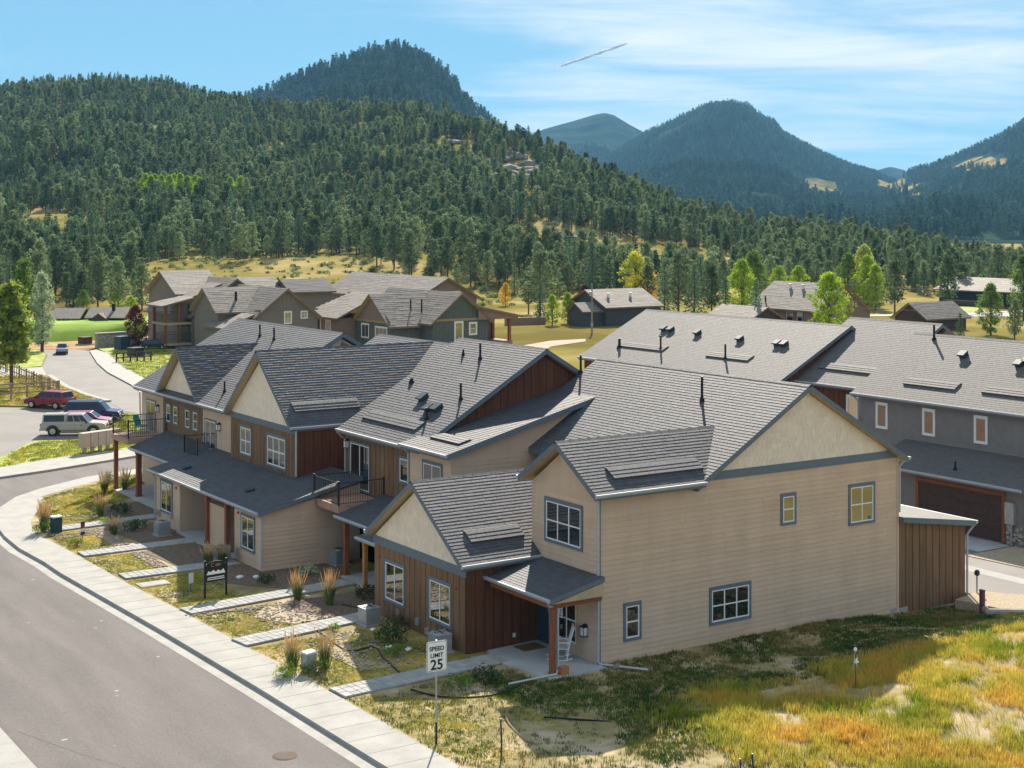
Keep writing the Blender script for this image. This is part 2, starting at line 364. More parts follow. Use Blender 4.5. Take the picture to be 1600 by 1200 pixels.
# haze: the mountain air
hb = MB(); hb.box(CX - 6100, CY - 6100, ZMIN - 1.5, CX + 6100, CY + 6100, ZMAX + 12)
m_haze = bpy.data.materials.new('haze'); m_haze.use_nodes = True; ht = m_haze.node_tree; ht.nodes.clear()
hv = ht.nodes.new('ShaderNodeVolumePrincipled'); ho = ht.nodes.new('ShaderNodeOutputMaterial')
hv.inputs['Color'].default_value = (0.27, 0.63, 1.0, 1); hv.inputs['Density'].default_value = 0.000088; hv.inputs['Anisotropy'].default_value = 0.0
ht.links.new(hv.outputs[0], ho.inputs['Volume'])
haze = hb.build('haze', m_haze); haze['kind'] = 'stuff'

# ------------------------------------------------------------------ streets, kerbs, pavements, lawns
Z0 = 0.0; ZR = -0.13; m_fleck = M('pale_fleck', (.42, .39, .36), .9)
sheet('street', [(-18.6, -22), (-9.5, -22), (-8.5, 30), (2, 40), (3.66, 44.24), (21.78, 88.48), (22.51, 105.59), (27.46, 134.51), (20.14, 138.22), (11.70, 139.54), (3.05, 130.83), (-22.41, 29.73), (-18.6, 28)], ZR, m_asph)
sheet('parking_lot', [(-1.89, 84.92), (1.55, 82.67), (5.43, 79.15), (9.87, 81.82), (9.13, 74.81), (7.82, 71.97), (4.48, 64.52), (1.16, 60.41), (-1.17, 61.59), (-3.85, 58.00), (-9.76, 49.60)], ZR + .004, m_asph2)
sheet('far_street', [(7.30, 52.32), (9.80, 71.57), (9.17, 74.78), (10.02, 82.26), (9.67, 86.85), (10.07, 94.27), (11.82, 105.84), (13.68, 113.74), (18.17, 127.39), (19.03, 133.72), (9.68, 136.83), (10.87, 142.17), (22.77, 134.38), (23.58, 129.73), (19.68, 114.74), (17.59, 104.99), (15.21, 89.67), (14.81, 71.08)], ZR + .008, m_asph2)
# pavement along the near kerb, turning the corner into the side street
SW = [(-10.25, -22), (-10.30, -8), (-10.33, -4.40), (-10.46, 4.23), (-10.69, 12.34), (-11.15, 23.03), (-11.14, 25.43), (-11.31, 28.89), (-11.19, 31.78), (-10.76, 35.60), (-10.11, 37.69), (-8.90, 39.76), (-7.53, 42.14), (-5.70, 43.97), (-2.93, 45.90), (0.57, 47.08), (5.89, 48.82)]
SWB = [(5.23, 47.16), (0.04, 45.53), (-2.93, 44.12), (-5.39, 42.34), (-6.91, 41.06), (-7.07, 39.41), (-8.08, 37.36), (-9.09, 35.08), (-9.64, 32.86), (-9.76, 31.35), (-9.55, 26.33), (-9.40, 19.63), (-9.13, 14.75), (-9.00, 9.55), (-8.72, 2.70), (-8.63, -5.51), (-8.55, -8), (-8.45, -22)]
sheet('pavement', SW + SWB, Z0, m_conc, 0.25)
def offset_line(pts, d):
    out = []
    for i, p in enumerate(pts):
        a = Vector(pts[max(i - 1, 0)]); b = Vector(pts[min(i + 1, len(pts) - 1)]); t = (b - a).normalized(); n = Vector((-t.y, t.x)); q = Vector(p) + n * d; out.append((q.x, q.y))
    return out
# concrete gutter pan at the foot of the kerb
sheet('gutter_pan', [(p[0] + .01, p[1]) for p in SW] + offset_line(SW, 0.46)[::-1], ZR + .004, m_conc)
# expansion joints of the pavement: thin strips with groove shadow put into their colour
jb = MB(); La = [Vector(p) for p in SW[:6]]; 
for k in range(0, 30):
    y = -9 + k * 1.17
    xa = np.interp(y, [p[1] for p in SW[:6]], [p[0] for p in SW[:6]]); xb = np.interp(y, [-22, -5.5, 2.7, 9.55, 14.75, 19.6, 26.3], [-8.45, -8.63, -8.72, -9.0, -9.13, -9.4, -9.55])
    jb.box(xa + .02, y, Z0 + .001, xb - .02, y + .014, Z0 + .004)
m_joint = M('joint_shadow', (.22, .215, .20), .95)
jb.build('pavement_joint', m_joint, kind='structure')
# kerb ramp block
kb = MB(); kb.box(-8.55, 38.3, Z0, -8.0, 39.2, .12); 
sheet('far_pavement', [(-9.60, 47.25), (-7.13, 48.64), (-4.09, 49.58), (2.31, 52.08), (8.04, 54.18), (9.04, 56.67), (2.72, 54.98), (-2.61, 53.78), (-6.25, 52.10), (-8.78, 50.77)], Z0, m_conc, 0.25)
sheet('lawn_beside_parking', [(-8.78, 50.77), (-6.25, 52.10), (-2.61, 53.78), (2.72, 54.98), (9.04, 56.67), (11.99, 64.04), (10.21, 71.30), (7.90, 72.36), (4.48, 64.52), (1.25, 60.70), (-1.09, 61.88), (-2.06, 61.13), (-3.78, 58.27), (-5.23, 56.09), (-8.73, 51.00)], Z0 + .004, m_lawn2, 0.25)
sheet('verge', [(-2.88, 82.66), (1.66, 83.10), (5.55, 79.56), (9.73, 81.39), (9.57, 86.35), (9.96, 93.72), (11.53, 104.60), (11.13, 105.57), (2.99, 109.47)], Z0, m_dry, 0.25)
sheet('verge_beyond_drive', [(4.85, 117.94), (11.89, 113.32), (13.57, 113.81), (17.76, 126.71), (18.67, 132.95), (8.69, 135.51)], Z0, m_lawn2, 0.25)
sm_ = [(-17.9, 4.5), (-16.9, 1.6), (-15.6, -1.6), (-14.4, -4.6), (-13.6, -8)]
sheet('road_seam', sm_ + [(p[0] + .035, p[1]) for p in sm_[::-1]], ZR + .004, M('tar_seam', (.085, .078, .072), .7, .2, 5))
for k in range(46):   # worn pale flecks and tar spots on the street
    x_, y_ = random.uniform(-17.8, -11.6), random.uniform(-8, 24); a_ = random.uniform(0, 6.28); r_ = random.uniform(.03, .13)
    sheet('road_fleck', [(x_ + r_ * math.cos(a_ + q) * random.uniform(.5, 1.2), y_ + .5 * r_ * math.sin(a_ + q) * random.uniform(.5, 1.2)) for q in (0, 1, 2.1, 3.1, 4.2, 5.2)], ZR + .003, m_fleck if k % 3 else MATS['tar_seam'])
sheet('concrete_apron', [(2.99, 109.47), (11.13, 105.57), (11.53, 104.60), (13.49, 113.07), (11.89, 113.32), (4.85, 117.94)], Z0 - .03, m_conc, 0.2)
VK = [(9.73, 81.39), (9.57, 86.35), (9.96, 93.72), (11.53, 104.60)]
sheet('verge_kerb', VK + offset_line(VK, -0.5)[::-1], Z0 + .02, m_conc, 0.25)
RK = [(23.32, 128.90), (19.46, 114.05), (17.39, 104.38), (15.21, 89.67), (14.07, 69.23)]
sheet('far_kerb', RK + [(16.70, 75.79), (18.41, 96.61), (20.35, 108.58), (24.15, 124.43), (24.46, 130.17)], Z0, m_conc, 0.25)
sheet('planted_verge', [(24.15, 124.43), (20.35, 108.58), (18.41, 96.61), (16.70, 75.79), (31.33, 112.32), (32.17, 126.15), (29.30, 133.30), (25.28, 132.74)], Z0 - .02, m_lawn2, 0.2)
sheet('condo_drive', [(29.32, 132.22), (34.03, 124.93), (39.18, 138.25), (37.53, 140.54), (33.48, 140.79)], Z0, m_conc, 0.1)
sheet('rusty_field', [(10.26, 139.46), (19.27, 134.59), (25.28, 132.74), (29.91, 135.09), (33.14, 141.00), (30.09, 147.86), (23.53, 146.12), (12.35, 148.82)], -.10, m_rust)
GF = [((9.75, 150.52), (10.20, 152.69)), ((18.04, 147.38), (18.86, 150.58)), ((23.24, 145.13), (22.79, 147.68)), ((29.13, 144.83), (30.14, 148.00)), ((33.49, 144.40), (34.36, 145.24)), ((37.47, 150.74), (36.43, 146.81))]
fb = MB()
fv = [(*a, -.08) for a, c in GF] + [(a[0] * .5 + c[0] * .5, a[1] * .5 + c[1] * .5, .85) for a, c in GF] + [(*c, 1.65) for a, c in GF] + [(c[0] + 5, c[1] + 7, 1.75) for a, c in GF] + [(c[0] + 14, c[1] + 20, 1.2) for a, c in GF]
fb.add(fv, [(r_ * 6 + k, r_ * 6 + k + 1, r_ * 6 + k + 7, r_ * 6 + k + 6) for r_ in range(4) for k in range(5)]); fb.build('green_field', m_field, smooth=True, kind='structure')
sheet('dirt_bank', [(42.53, 170.78), (41.95, 161.88), (35.00, 144.65), (38.09, 143.88), (45.22, 147.00), (56.50, 175.15), (48.15, 177.11)], -.09, m_dirt)
# far side of the near street
sheet('opposite_pavement', [(-18.4, -22), (-18.3, 10), (-18.4, 30), (-20.6, 30), (-20.4, -22)], Z0, m_conc, 0.25)
sheet('opposite_lawn', [(-20.4, -22), (-20.6, 30), (-70, 30), (-70, -22)], Z0, m_dry, 0.25)
sheet('near_lane', [(-26, -60), (-9, -60), (-9, -21.5), (-26, -21.5)], Z0 - .05, m_conc, 0.2)

# ------------------------------------------------------------------ front gardens: flat lawn, mulch beds, paved walks
GB = [(5.23, 47.16), (0.04, 45.53), (-2.93, 44.12), (-5.39, 42.34), (-6.91, 41.06), (-7.07, 39.41), (-8.08, 37.36), (-9.09, 35.08), (-9.64, 32.86), (-9.76, 31.35), (-9.55, 26.33), (-9.40, 19.63), (-9.13, 14.75), (-9.00, 9.55), (-8.72, 2.70), (-8.65, 1.5)]
sheet('front_garden', GB + [(-.2, 1.5), (1, 13.5), (1.5, 21.5), (2, 47)], Z0 - .012, m_soil, 0.2)
def mound(x, y):
    x = np.asarray(x, float); y = np.asarray(y, float)
    h = 0.62 * np.exp(-(((x - 4.5) / 7.5) ** 2 + ((y + 9.5) / 4.2) ** 2)) + .35 * np.exp(-(((x - 13) / 5) ** 2 + ((y + 7) / 3) ** 2))
    h -= 0.42 * sstep(9, 17.5, x) * sstep(-4.5, -0.5, y)
    h *= sstep(-8.7, -6.5, x)
    h += .03 * np.sin(x * 1.7 + y) * np.cos(y * 1.3 - x * .4) * sstep(-8.7, -7, x)
    return h
gx = np.arange(-8.75, 22.3, .45); gy = np.arange(-24, 1.7, .45)
X_, Y_ = np.meshgrid(gx, gy); H_ = mound(X_, Y_) - .004
nx, ny = len(gx), len(gy)
me = bpy.data.meshes.new('side_lawn'); me.from_pydata([(a, b, c) for a, b, c in zip(X_.ravel(), Y_.ravel(), H_.ravel())], [], [(j * nx + i, j * nx + i + 1, (j + 1) * nx + i + 1, (j + 1) * nx + i) for j in range(ny - 1) for i in range(nx - 1)])
me.materials.append(m_soil); me.polygons.foreach_set('use_smooth', [True] * len(me.polygons)); put('side_lawn', me, kind='structure')
# alley behind the row
sheet('alley', [(18.75, -3.2), (27.5, -14), (27.3, 45), (18.2, 45), (18.2, 1.2)], -.06, m_asph2, .3)
sheet('alley_gutter', [(21.35, -14), (22.15, -14), (22.35, 45), (21.55, 45)], -.055, m_conc)
sheet('garage_apron', [(24.7, 4.6), (27.1, 4.6), (27.1, 10.6), (24.7, 10.6)], -.045, m_conc2)
sheet('gravel_bed', [(23.6, 4.4), (27.3, 4.4), (27.3, -8), (24.3, -8)], -.03, m_gravel, .2)
sheet('gravel_corner', [(17.0, -.6), (18.9, -.2), (20.6, -2.6), (19.8, -4.2), (17.4, -2.6)], -.02, m_gravel, .4)
MULCH = [[(-2.2, 10.4), (-4.6, 10.4), (-5.6, 11.7), (-5.2, 13.4), (-1.5, 13.4)], [(-1.0, 14.7), (-4.0, 14.9), (-6.1, 17.6), (-5.9, 20.2), (-4.0, 20.2), (-3.8, 18.6), (-1.0, 18.5)],
         [(-4.0, 21.6), (-6.6, 21.6), (-6.9, 25.2), (-4.0, 25.2)], [(-4.0, 26.8), (-6.3, 26.8), (-6.8, 31.2), (-4.0, 31.2)], [(-2.0, 32.4), (-6, 32.4), (-5.6, 36.2), (-2.4, 37)]]
for p in MULCH: sheet('mulch_bed', p, Z0 + .004, m_mulch)
GRAV = [[(-5.62, 3.6), (-6.9, 3.9), (-7.0, 6.2), (-6.0, 8.3), (-4.75, 8.3), (-5.6, 7.4), (-6.3, 5.2)], [(-4.62, 10.4), (-6.3, 10.3), (-7.2, 12.0), (-6.0, 13.4), (-5.22, 13.4), (-5.6, 11.7)], [(-6.92, 21.7), (-7.5, 21.7), (-7.4, 24.9), (-6.95, 25.1)], [(-6.82, 26.9), (-7.6, 26.9), (-7.5, 31.0), (-6.85, 31.1)]]
for p in GRAV: sheet('gravel_strip', p, Z0 + .008, m_gravel)
# dry creek stones
# paved walks: every paver its own piece
PV = {}
def paver_mesh(w, d):
    k = (round(w, 2), round(d, 2))
    if k not in PV:
        b = MB(); g = .006; c = .008
        b.add([(g, g, 0), (w - g, g, 0), (w - g, d - g, 0), (g, d - g, 0), (g, g, .05), (w - g, g, .05), (w - g, d - g, .05), (g, d - g, .05), (g + c, g + c, .06), (w - g - c, g + c, .06), (w - g - c, d - g - c, .06), (g + c, d - g - c, .06)],
              [(0, 1, 5, 4), (1, 2, 6, 5), (2, 3, 7, 6), (3, 0, 4, 7), (4, 5, 9, 8), (5, 6, 10, 9), (6, 7, 11, 10), (7, 4, 8, 11), (8, 9, 10, 11)])
        PV[k] = b.mesh('paver', m_paver)
    return PV[k]
def walk(x0, y0, x1, y1, wd):
    """pavers from (x0, y0) along to (x1, y1); wd = width"""
    base = MB(); d = Vector((x1 - x0, y1 - y0)); L = d.length; d.normalize(); n = Vector((-d.y, d.x)); ang = math.atan2(d.y, d.x)
    base.prism([(x0, y0, -.05), (x1, y1, -.05), (x1 + n.x * wd, y1 + n.y * wd, -.05), (x0 + n.x * wd, y0 + n.y * wd, -.05)], (0, 0, .056))
    root = base.build('paved_walk', m_mulch, kind='structure')
    pos = 0.0; i = 0
    while pos < L - .1:
        rl = min([.30, .30, .22][i % 3], L - pos); y = 0.0; cuts = [[.42, .30, wd - .72], [.28, .46, wd - .74], [.36, .36, wd - .72]][i % 3]
        for c in cuts:
            p = Vector((x0, y0)) + d * pos + n * y
            put('paver', paver_mesh(rl, c), root, loc=(p.x, p.y, .006 + random.uniform(-.002, .003)), rot=(0, 0, ang)); y += c
        pos += rl; i += 1
walk(-8.62, 1.55, -2.2, 1.95, 1.05); walk(-8.95, 8.5, -3.4, 9.25, 1.05); walk(-9.0, 13.55, -1.6, 14.35, 1.02); walk(-9.25, 20.35, -4.2, 20.3, 1.0); walk(-9.4, 25.4, -4.2, 25.5, 1.0)
walk(-9.3, 31.4, -2.8, 32.0, 0.98)
sheet('entry_patio', [(-2.25, -.45), (0.02, -.45), (0.02, 3.56), (-2.25, 3.4), (-2.6, 2.2)], Z0 + .05, m_conc2, .2)
sheet('entry_slab', [(-1.6, 10.2), (.7, 10.2), (.7, 15.9), (-1.6, 15.9)], Z0 + .05, m_conc2, .2)
sheet('entry_porch_slab', [(-4.15, 21.4), (-1.0, 21.4), (-1.0, 28.2), (-4.15, 28.2)], Z0 + .05, m_conc2, .2)
sheet('corner_porch_slab', [(-3.0, 32.5), (-.8, 32.5), (-.8, 41), (-3.0, 41)], Z0 + .05, m_conc2, .2)

# ------------------------------------------------------------------ building kit
FX = ((0, -1, 0), (-1, 0, 0))     # street-facing wall: along, outward
FY = ((1, 0, 0), (0, -1, 0))      # end wall
TABW = [.22, .30, .38, .46]
def tab_shape(w, ex, t):
    b = MB(); b.add([(0.004, 0, 0), (w - .004, 0, 0), (0.004, 0, t), (w - .004, 0, t), (0.004, ex + .03, .003), (w - .004, ex + .03, .003)],
                    [(2, 3, 5, 4), (0, 1, 3, 2), (0, 2, 4), (1, 5, 3)])
    return b
TABM = {}
class Roof:
    def __init__(s, E0, E1, R0, R1):
        s.E0, s.E1, s.R0, s.R1 = [Vector(p) for p in (E0, E1, R0, R1)]
        s.e = (s.E1 - s.E0); s.L = s.e.length; s.e.normalize()
        sl = s.R0 - s.E0; sl -= s.e * sl.dot(s.e); s.S = sl.length; s.s = sl.normalized(); s.n = s.e.cross(s.s)
        if s.n.z < 0: s.n = -s.n
    def P(s, u, v, h=0.0): return s.E0 + s.e * u + s.s * v + s.n * h
    def lim(s, v):          # u range at height v on the slope
        f = v / s.S; a = (s.E0.lerp(s.R0, f) - s.E0).dot(s.e); b = (s.E1.lerp(s.R1, f) - s.E0).dot(s.e); return a, b
def roof(parent, E0, E1, R0, R1, ex=.16, tabs=True, wmul=1.0, singles=0, gutter=True, cap=True, mat=None, th=.2, thick=(.017, .019), deckmats=None):
    r = Roof(E0, E1, R0, R1); d = Vector((0, 0, -th)); b = MB()
    q = [r.E0, r.E1, r.R1, r.R0]
    b.add(q + [p + d for p in q], [(0, 1, 2, 3)], 0); o = len(b.v) - 8
    b.f.append([o + 7, o + 6, o + 5, o + 4]); b.m.append(1); b.t.append(.5)
    for i in range(4):
        j = (i + 1) % 4; b.f.append([o + i, o + 4 + i, o + 4 + j, o + j]); b.m.append(0); b.t.append(.5)
    ro = b.build('roof', deckmats or [m_trim, m_soff], parent); mat = mat or m_shin; r.o = ro; r.mat = mat
    if tabs:
        sb = MB(); rows = int(math.ceil(r.S / ex)); cnt = 0; rot = Matrix((r.e, r.s, r.n)).transposed().to_4x4()
        flip = r.e.cross(r.s).dot(r.n) < 0
        for i in range(rows):
            v = i * ex; top = min(ex + .03, r.S - v)
            if top < .03: break
            u, ue = r.lim(v + .5 * top); u -= random.random() * .2 * 0; first = True
            while u < ue - .01:
                w = random.choice(TABW) * wmul
                if first: w *= random.uniform(.3, 1); first = False
                k = None
                if cnt < singles and u + w < ue: k = min(range(4), key=lambda a: abs(TABW[a] - w)); w = TABW[k]
                w = min(w, ue - u); t = thick[0] if random.random() < .45 else thick[1]
                if k is not None and abs(w - TABW[k]) < 1e-6:
                    key = (k, t, flip)
                    if key not in TABM:
                        tb = tab_shape(w, ex, t); tb.t = [random.random() for _ in tb.t][:1] * len(tb.t); TABM[key] = tb.mesh('shingle', mat)
                    so = put('shingle', TABM[key], ro); so.parent = ro
                    mm = rot.copy(); mm.translation = r.P(u, v - random.uniform(0, .012), .002); so.matrix_basis = mm; cnt += 1
                else:
                    dv = random.uniform(-.005, .002); tn = random.random()
                    p = [r.P(u + .004, v + dv, 0), r.P(u + w - .004, v + dv, 0), r.P(u + .004, v + dv, t), r.P(u + w - .004, v + dv, t), r.P(u + .004, v + top, .003), r.P(u + w - .004, v + top, .003)]
                    sb.add(p, [(2, 3, 5, 4), (0, 1, 3, 2), (0, 2, 4), (1, 5, 3)], 0, tn)
                u += w
        sh = sb.build('shingles', mat, ro); stuff(sh)
    if gutter:
        g = MB(); P0 = r.E0; n = Vector((r.s.x, r.s.y, 0)).normalized() * -1
        prof = [(0, .005), (.11, .012), (.125, .0), (.115, -.05), (.07, -.115), (0, -.12)]
        g.prism([P0 + n * a + Vector((0, 0, z)) for a, z in prof], r.e * r.L); g.build('gutter', m_gutter, ro)
    if cap:
        c = MB(); k = 0.0; L2 = (r.R1 - r.R0).length; ee = (r.R1 - r.R0).normalized(); hz = Vector((r.s.x, r.s.y, 0)).normalized(); sl = r.s
        while k < L2:
            l = min(.2, L2 - k); a = r.R0 + ee * k; up = Vector((0, 0, .004 + .008 * random.random())); m2 = sl - 2 * hz * sl.dot(hz)
            c.add([a - sl * .15 + r.n * .012, a + up + Vector((0, 0, .02)), a - m2 * -.0 + (hz * .13 + Vector((0, 0, -.13 * sl.z / max(.2, math.hypot(sl.x, sl.y)) + .03))),
                   a + ee * (l - .006) - sl * .15 + r.n * .012, a + ee * (l - .006) + up + Vector((0, 0, .02)), a + ee * (l - .006) + (hz * .13 + Vector((0, 0, -.13 * sl.z / max(.2, math.hypot(sl.x, sl.y)) + .03)))],
                  [(0, 3, 4, 1), (1, 4, 5, 2), (0, 1, 2), (3, 5, 4), (0, 2, 5, 3)], 0, random.random()); k += .2
        c.build('ridge_cap', mat, ro)
    return r
def snow_strip(r, u0, u1, v, d=.55, h=.075):
    """low shingled vent strip standing proud of the slope, open at the front"""
    b = MB(); b.add([r.P(u0, v, .0), r.P(u1, v, .0), r.P(u1, v, h), r.P(u0, v, h), r.P(u0, v + d, h * .9), r.P(u1, v + d, h * .9), r.P(u0, v + d + .1, 0), r.P(u1, v + d + .1, 0)],
                    [(0, 1, 2, 3), (3, 2, 5, 4), (4, 5, 7, 6), (0, 3, 4, 6), (1, 7, 5, 2)], 0)
    for i in range(3):
        k = u0
        while k < u1 - .02:
            w = min(random.choice(TABW), u1 - k); va = v + d * i / 3 - .012
            b.add([r.P(k + .004, va, h), r.P(k + w - .004, va, h), r.P(k + .004, va, h + .018), r.P(k + w - .004, va, h + .018), r.P(k + .004, va + d / 3 + .02, h + .003), r.P(k + w - .004, va + d / 3 + .02, h + .003)],
                  [(2, 3, 5, 4), (0, 1, 3, 2), (0, 2, 4), (1, 5, 3)], 0, random.random()); k += w
    b.build('roof_vent_strip', r.mat, r.o)
def pipe(r, u, v, h=.75, rad=.05):
    b = MB(); p = r.P(u, v); b.lathe([(rad * 2.1, -.08), (rad * 1.9, .10), (rad * 1.15, .13), (rad * 1.15, .2), (rad, .21), (rad, h), (rad * .8, h)], p, 10); b.build('vent_pipe', m_black, r.o)
def boxvent(r, u, v, s=.38, h=.22):
    b = MB(); R = [(u - s / 2, v), (u + s / 2, v), (u + s / 2, v + s), (u - s / 2, v + s)]
    p0 = [r.P(a, c, .01) for a, c in R]; p1 = [r.P(a, c, h * .62) for a, c in R]
    b.add(p0 + p1, [(0, 1, 5, 4), (1, 2, 6, 5), (2, 3, 7, 6), (3, 0, 4, 7), (4, 5, 6, 7)])
    R2 = [(u - s * .62, v - .08), (u + s * .62, v - .08), (u + s * .62, v + s), (u - s * .62, v + s)]
    p2 = [r.P(a, c, h * .66) for a, c in R2]; p3 = [r.P(a * .97 + u * .03, c, h) for a, c in R2]
    b.add(p2 + p3, [(3, 2, 1, 0), (0, 1, 5, 4), (1, 2, 6, 5), (2, 3, 7, 6), (3, 0, 4, 7), (4, 5, 6, 7)]); b.build('roof_vent', m_ventm, r.o)
m_ventm = M('vent_hood', (.035, .06, .07), .6, .1, spec=.3)
def planks(parent, P, F, L, z0, z1, mat, ex=.178, th=.022, x0=0.0, name='siding_plank', board=3.66):
    """clapboards in board lengths with open butt joints, one object per board, sharing meshes"""
    e, n = F; P = Vector(P); cache = {}
    z = z0
    while z < z1 - .03:
        x = x0; first = True
        while x < L - .01:
            w = board * (random.choice((.3, .5, .75, 1)) if first else 1); first = False; w = min(w, L - x)
            if L - x - w < .4: w = L - x
            k = round(w, 2)
            if k not in cache:
                b = MB(); b.add([Vector(e) * q + Vector((0, 0, zz)) + Vector(n) * d for q in (.002, k - .002) for (zz, d) in ((0, 0.002), (0, th), (ex + .02, .004), (ex + .02, .002))],
                                [(0, 1, 2, 3), (7, 6, 5, 4), (1, 5, 6, 2), (0, 4, 5, 1), (2, 6, 7, 3), (3, 7, 4, 0)]); cache[k] = b.mesh(name, mat)
            q = P + Vector(e) * x; put(name, cache[k], parent, loc=(q.x, q.y, z)); x += w
        z += ex
def boards(parent, P, F, L, z0, z1, mat, w=.40, gap=.035, top=None, name='board', back=True, th=.028):
    """vertical boards with open dark joints; top(x) gives a sloping head"""
    e, n = F; P = Vector(P); N = max(1, int(round(L / w))); ww = L / N
    if back:
        b = MB(); b.wbox(P, e, n, 0, L, z0, z1, -.05, .006); b.build('board_backing', m_bback, parent)
    me = None
    for i in range(N):
        if top is None:
            if me is None:
                b = MB(); b.wbox(P, e, n, gap / 2, ww - gap / 2, z0, z1, .004, th); me = b.mesh(name, mat)
            o = put(name, me, parent, loc=Vector(e) * (ww * i))
        else:
            xa, xb = i * ww + gap / 2, (i + 1) * ww - gap / 2; za, zb = top(xa), top(xb)
            if max(za, zb) <= z0 + .02: continue
            b = MB(); E = Vector(e); Nn = Vector(n); u = Vector((0, 0, 1))
            pk = [(xa, z0), (xb, z0), (xb, max(zb, z0 + .005)), (xa, max(za, z0 + .005))]
            b.prism([P + E * x + u * z + Nn * .004 for x, z in pk], Nn * (th - .004)); b.build(name, mat, parent)
def gable_shakes(parent, P, F, L, zb, zp, mat, ex=.19, sw=.24, xp=None, name='gable_shingles', back=True):
    """shake panels filling a gable triangle on the wall plane"""
    e, n = [Vector(a) for a in F]; P = Vector(P); u = Vector((0, 0, 1)); xp = L / 2 if xp is None else xp
    b = MB()
    if back: b.prism([P + u * zb, P + e * L + u * zb, P + e * xp + u * zp], n * .004)
    z = zb
    while z < zp - .05:
        f = min(.985, (z + ex * .85 - zb) / (zp - zb)); xa = xp * f + .01; xb = L - (L - xp) * f - .01; x = xa
        while x < xb - .02:
            w = min(sw * random.choice([.7, 1, 1, 1.3]), xb - x); h = min(ex + .015, zp - z)
            t = random.uniform(.015, .022)
            b.add([P + e * (x + .005) + u * z + n * .004, P + e * (x + w - .005) + u * z + n * .004, P + e * (x + .005) + u * z + n * t, P + e * (x + w - .005) + u * z + n * t, P + e * (x + .005) + u * (z + h) + n * .007, P + e * (x + w - .005) + u * (z + h) + n * .007],
                  [(2, 3, 5, 4), (0, 1, 3, 2), (0, 2, 4), (1, 5, 3)], 0, random.random()); x += w
        z += ex
    o = b.build(name, mat, parent); stuff(o)
def window(parent, P, F, x0, x1, z0, z1, cols=2, rows=1, trim=.10, tm=None, name='window', glass=None, sash=.045, tops=None):
    e, n = F; b = MB(); T = trim
    b.wbox(P, e, n, x0 - T, x1 + T, z1, z1 + T * 1.25, .0, .062); b.wbox(P, e, n, x0 - T, x1 + T, z0 - T, z0, .0, .062)
    b.wbox(P, e, n, x0 - T, x0, z0, z1, .0, .058); b.wbox(P, e, n, x1, x1 + T, z0, z1, .0, .058)
    wo = b.build(name, tm or m_trim, parent)
    f = MB(); s = sash
    f.wbox(P, e, n, x0, x1, z0, z0 + s, 0, .052); f.wbox(P, e, n, x0, x1, z1 - s, z1, 0, .052)
    f.wbox(P, e, n, x0, x0 + s, z0 + s, z1 - s, 0, .050); f.wbox(P, e, n, x1 - s, x1, z0 + s, z1 - s, 0, .050)
    cw = (x1 - x0 - s) / cols; rh = (z1 - z0 - s) / rows
    for i in range(1, cols): f.wbox(P, e, n, x0 + i * cw, x0 + i * cw + s, z0 + s, z1 - s, 0, .050)
    for j in range(1, rows):
        for i in range(cols): f.wbox(P, e, n, x0 + i * cw + s, x0 + (i + 1) * cw, z0 + j * rh, z0 + j * rh + s, 0, .048)
    f.build('frame', m_white, wo)
    for i in range(cols):
        for j in range(rows):
            g = MB(); d = .034 + random.uniform(-.0015, .0015); tl = random.uniform(-.003, .003)
            E = Vector(e); N = Vector(n); p = Vector(P); a, c = x0 + i * cw + s, x0 + (i + 1) * cw; lo, hi = z0 + j * rh + s, z0 + (j + 1) * rh
            g.add([p + E * a + N * (d + .003) + Vector((0, 0, lo)), p + E * c + N * (d + .003 + tl) + Vector((0, 0, lo)), p + E * c + N * (d + tl) + Vector((0, 0, hi)), p + E * a + N * d + Vector((0, 0, hi))], [(0, 1, 2, 3)])
            g.build('pane', glass or m_glass, wo)
    return wo
def post(parent, x, y, z0, z1, s=.2, mat=None, foot=True, name='post'):
    b = MB(); h = s / 2; b.box(x - h, y - h, z0, x + h, y + h, z1); b.box(x - h * 1.25, y - h * 1.25, z1 - .18, x + h * 1.25, y + h * 1.25, z1 - .02)
    if foot: b.box(x - h * 1.2, y - h * 1.2, z0, x + h * 1.2, y + h * 1.2, z0 + .10)
    return b.build(name, mat or m_post, parent)
def downspout(parent, pts, w=.045):
    b = MB(); b.tube(pts, w, 4); return b.build('downspout', m_gutter, parent)
def railing(parent, pts, z0, z1, step=.11, m=None, name='railing'):
    b = MB(); m = m or m_metal
    for i in range(len(pts) - 1):
        a, c = Vector(pts[i]), Vector(pts[i + 1]); L = (c - a).length; k = max(1, int(L / step))
        b.tube([(a.x, a.y, z1), (c.x, c.y, z1)], .022, 6); b.tube([(a.x, a.y, z0 + .08), (c.x, c.y, z0 + .08)], .016, 6)
        for j in range(1, k): p = a.lerp(c, j / k); b.tube([(p.x, p.y, z0 + .08), (p.x, p.y, z1)], .009, 4, cap=False)
    o = b.build(name, m, parent)
    for p in pts:
        q = MB(); q.box(p[0] - .035, p[1] - .035, z0, p[0] + .035, p[1] + .035, z1 + .06); q.box(p[0] - .045, p[1] - .045, z1 + .06, p[0] + .045, p[1] + .045, z1 + .085); q.build('rail_post', m, o)
def fire_bell(parent, P, F, x, z):
    b = MB(); e, n = F; c = Vector(P) + Vector(e) * x + Vector((0, 0, z)); N = Vector(n)
    b.tube([c, c + N * .05, c + N * .07], .075, 10, r1=.05); b.build('alarm_bell', m_red, parent)
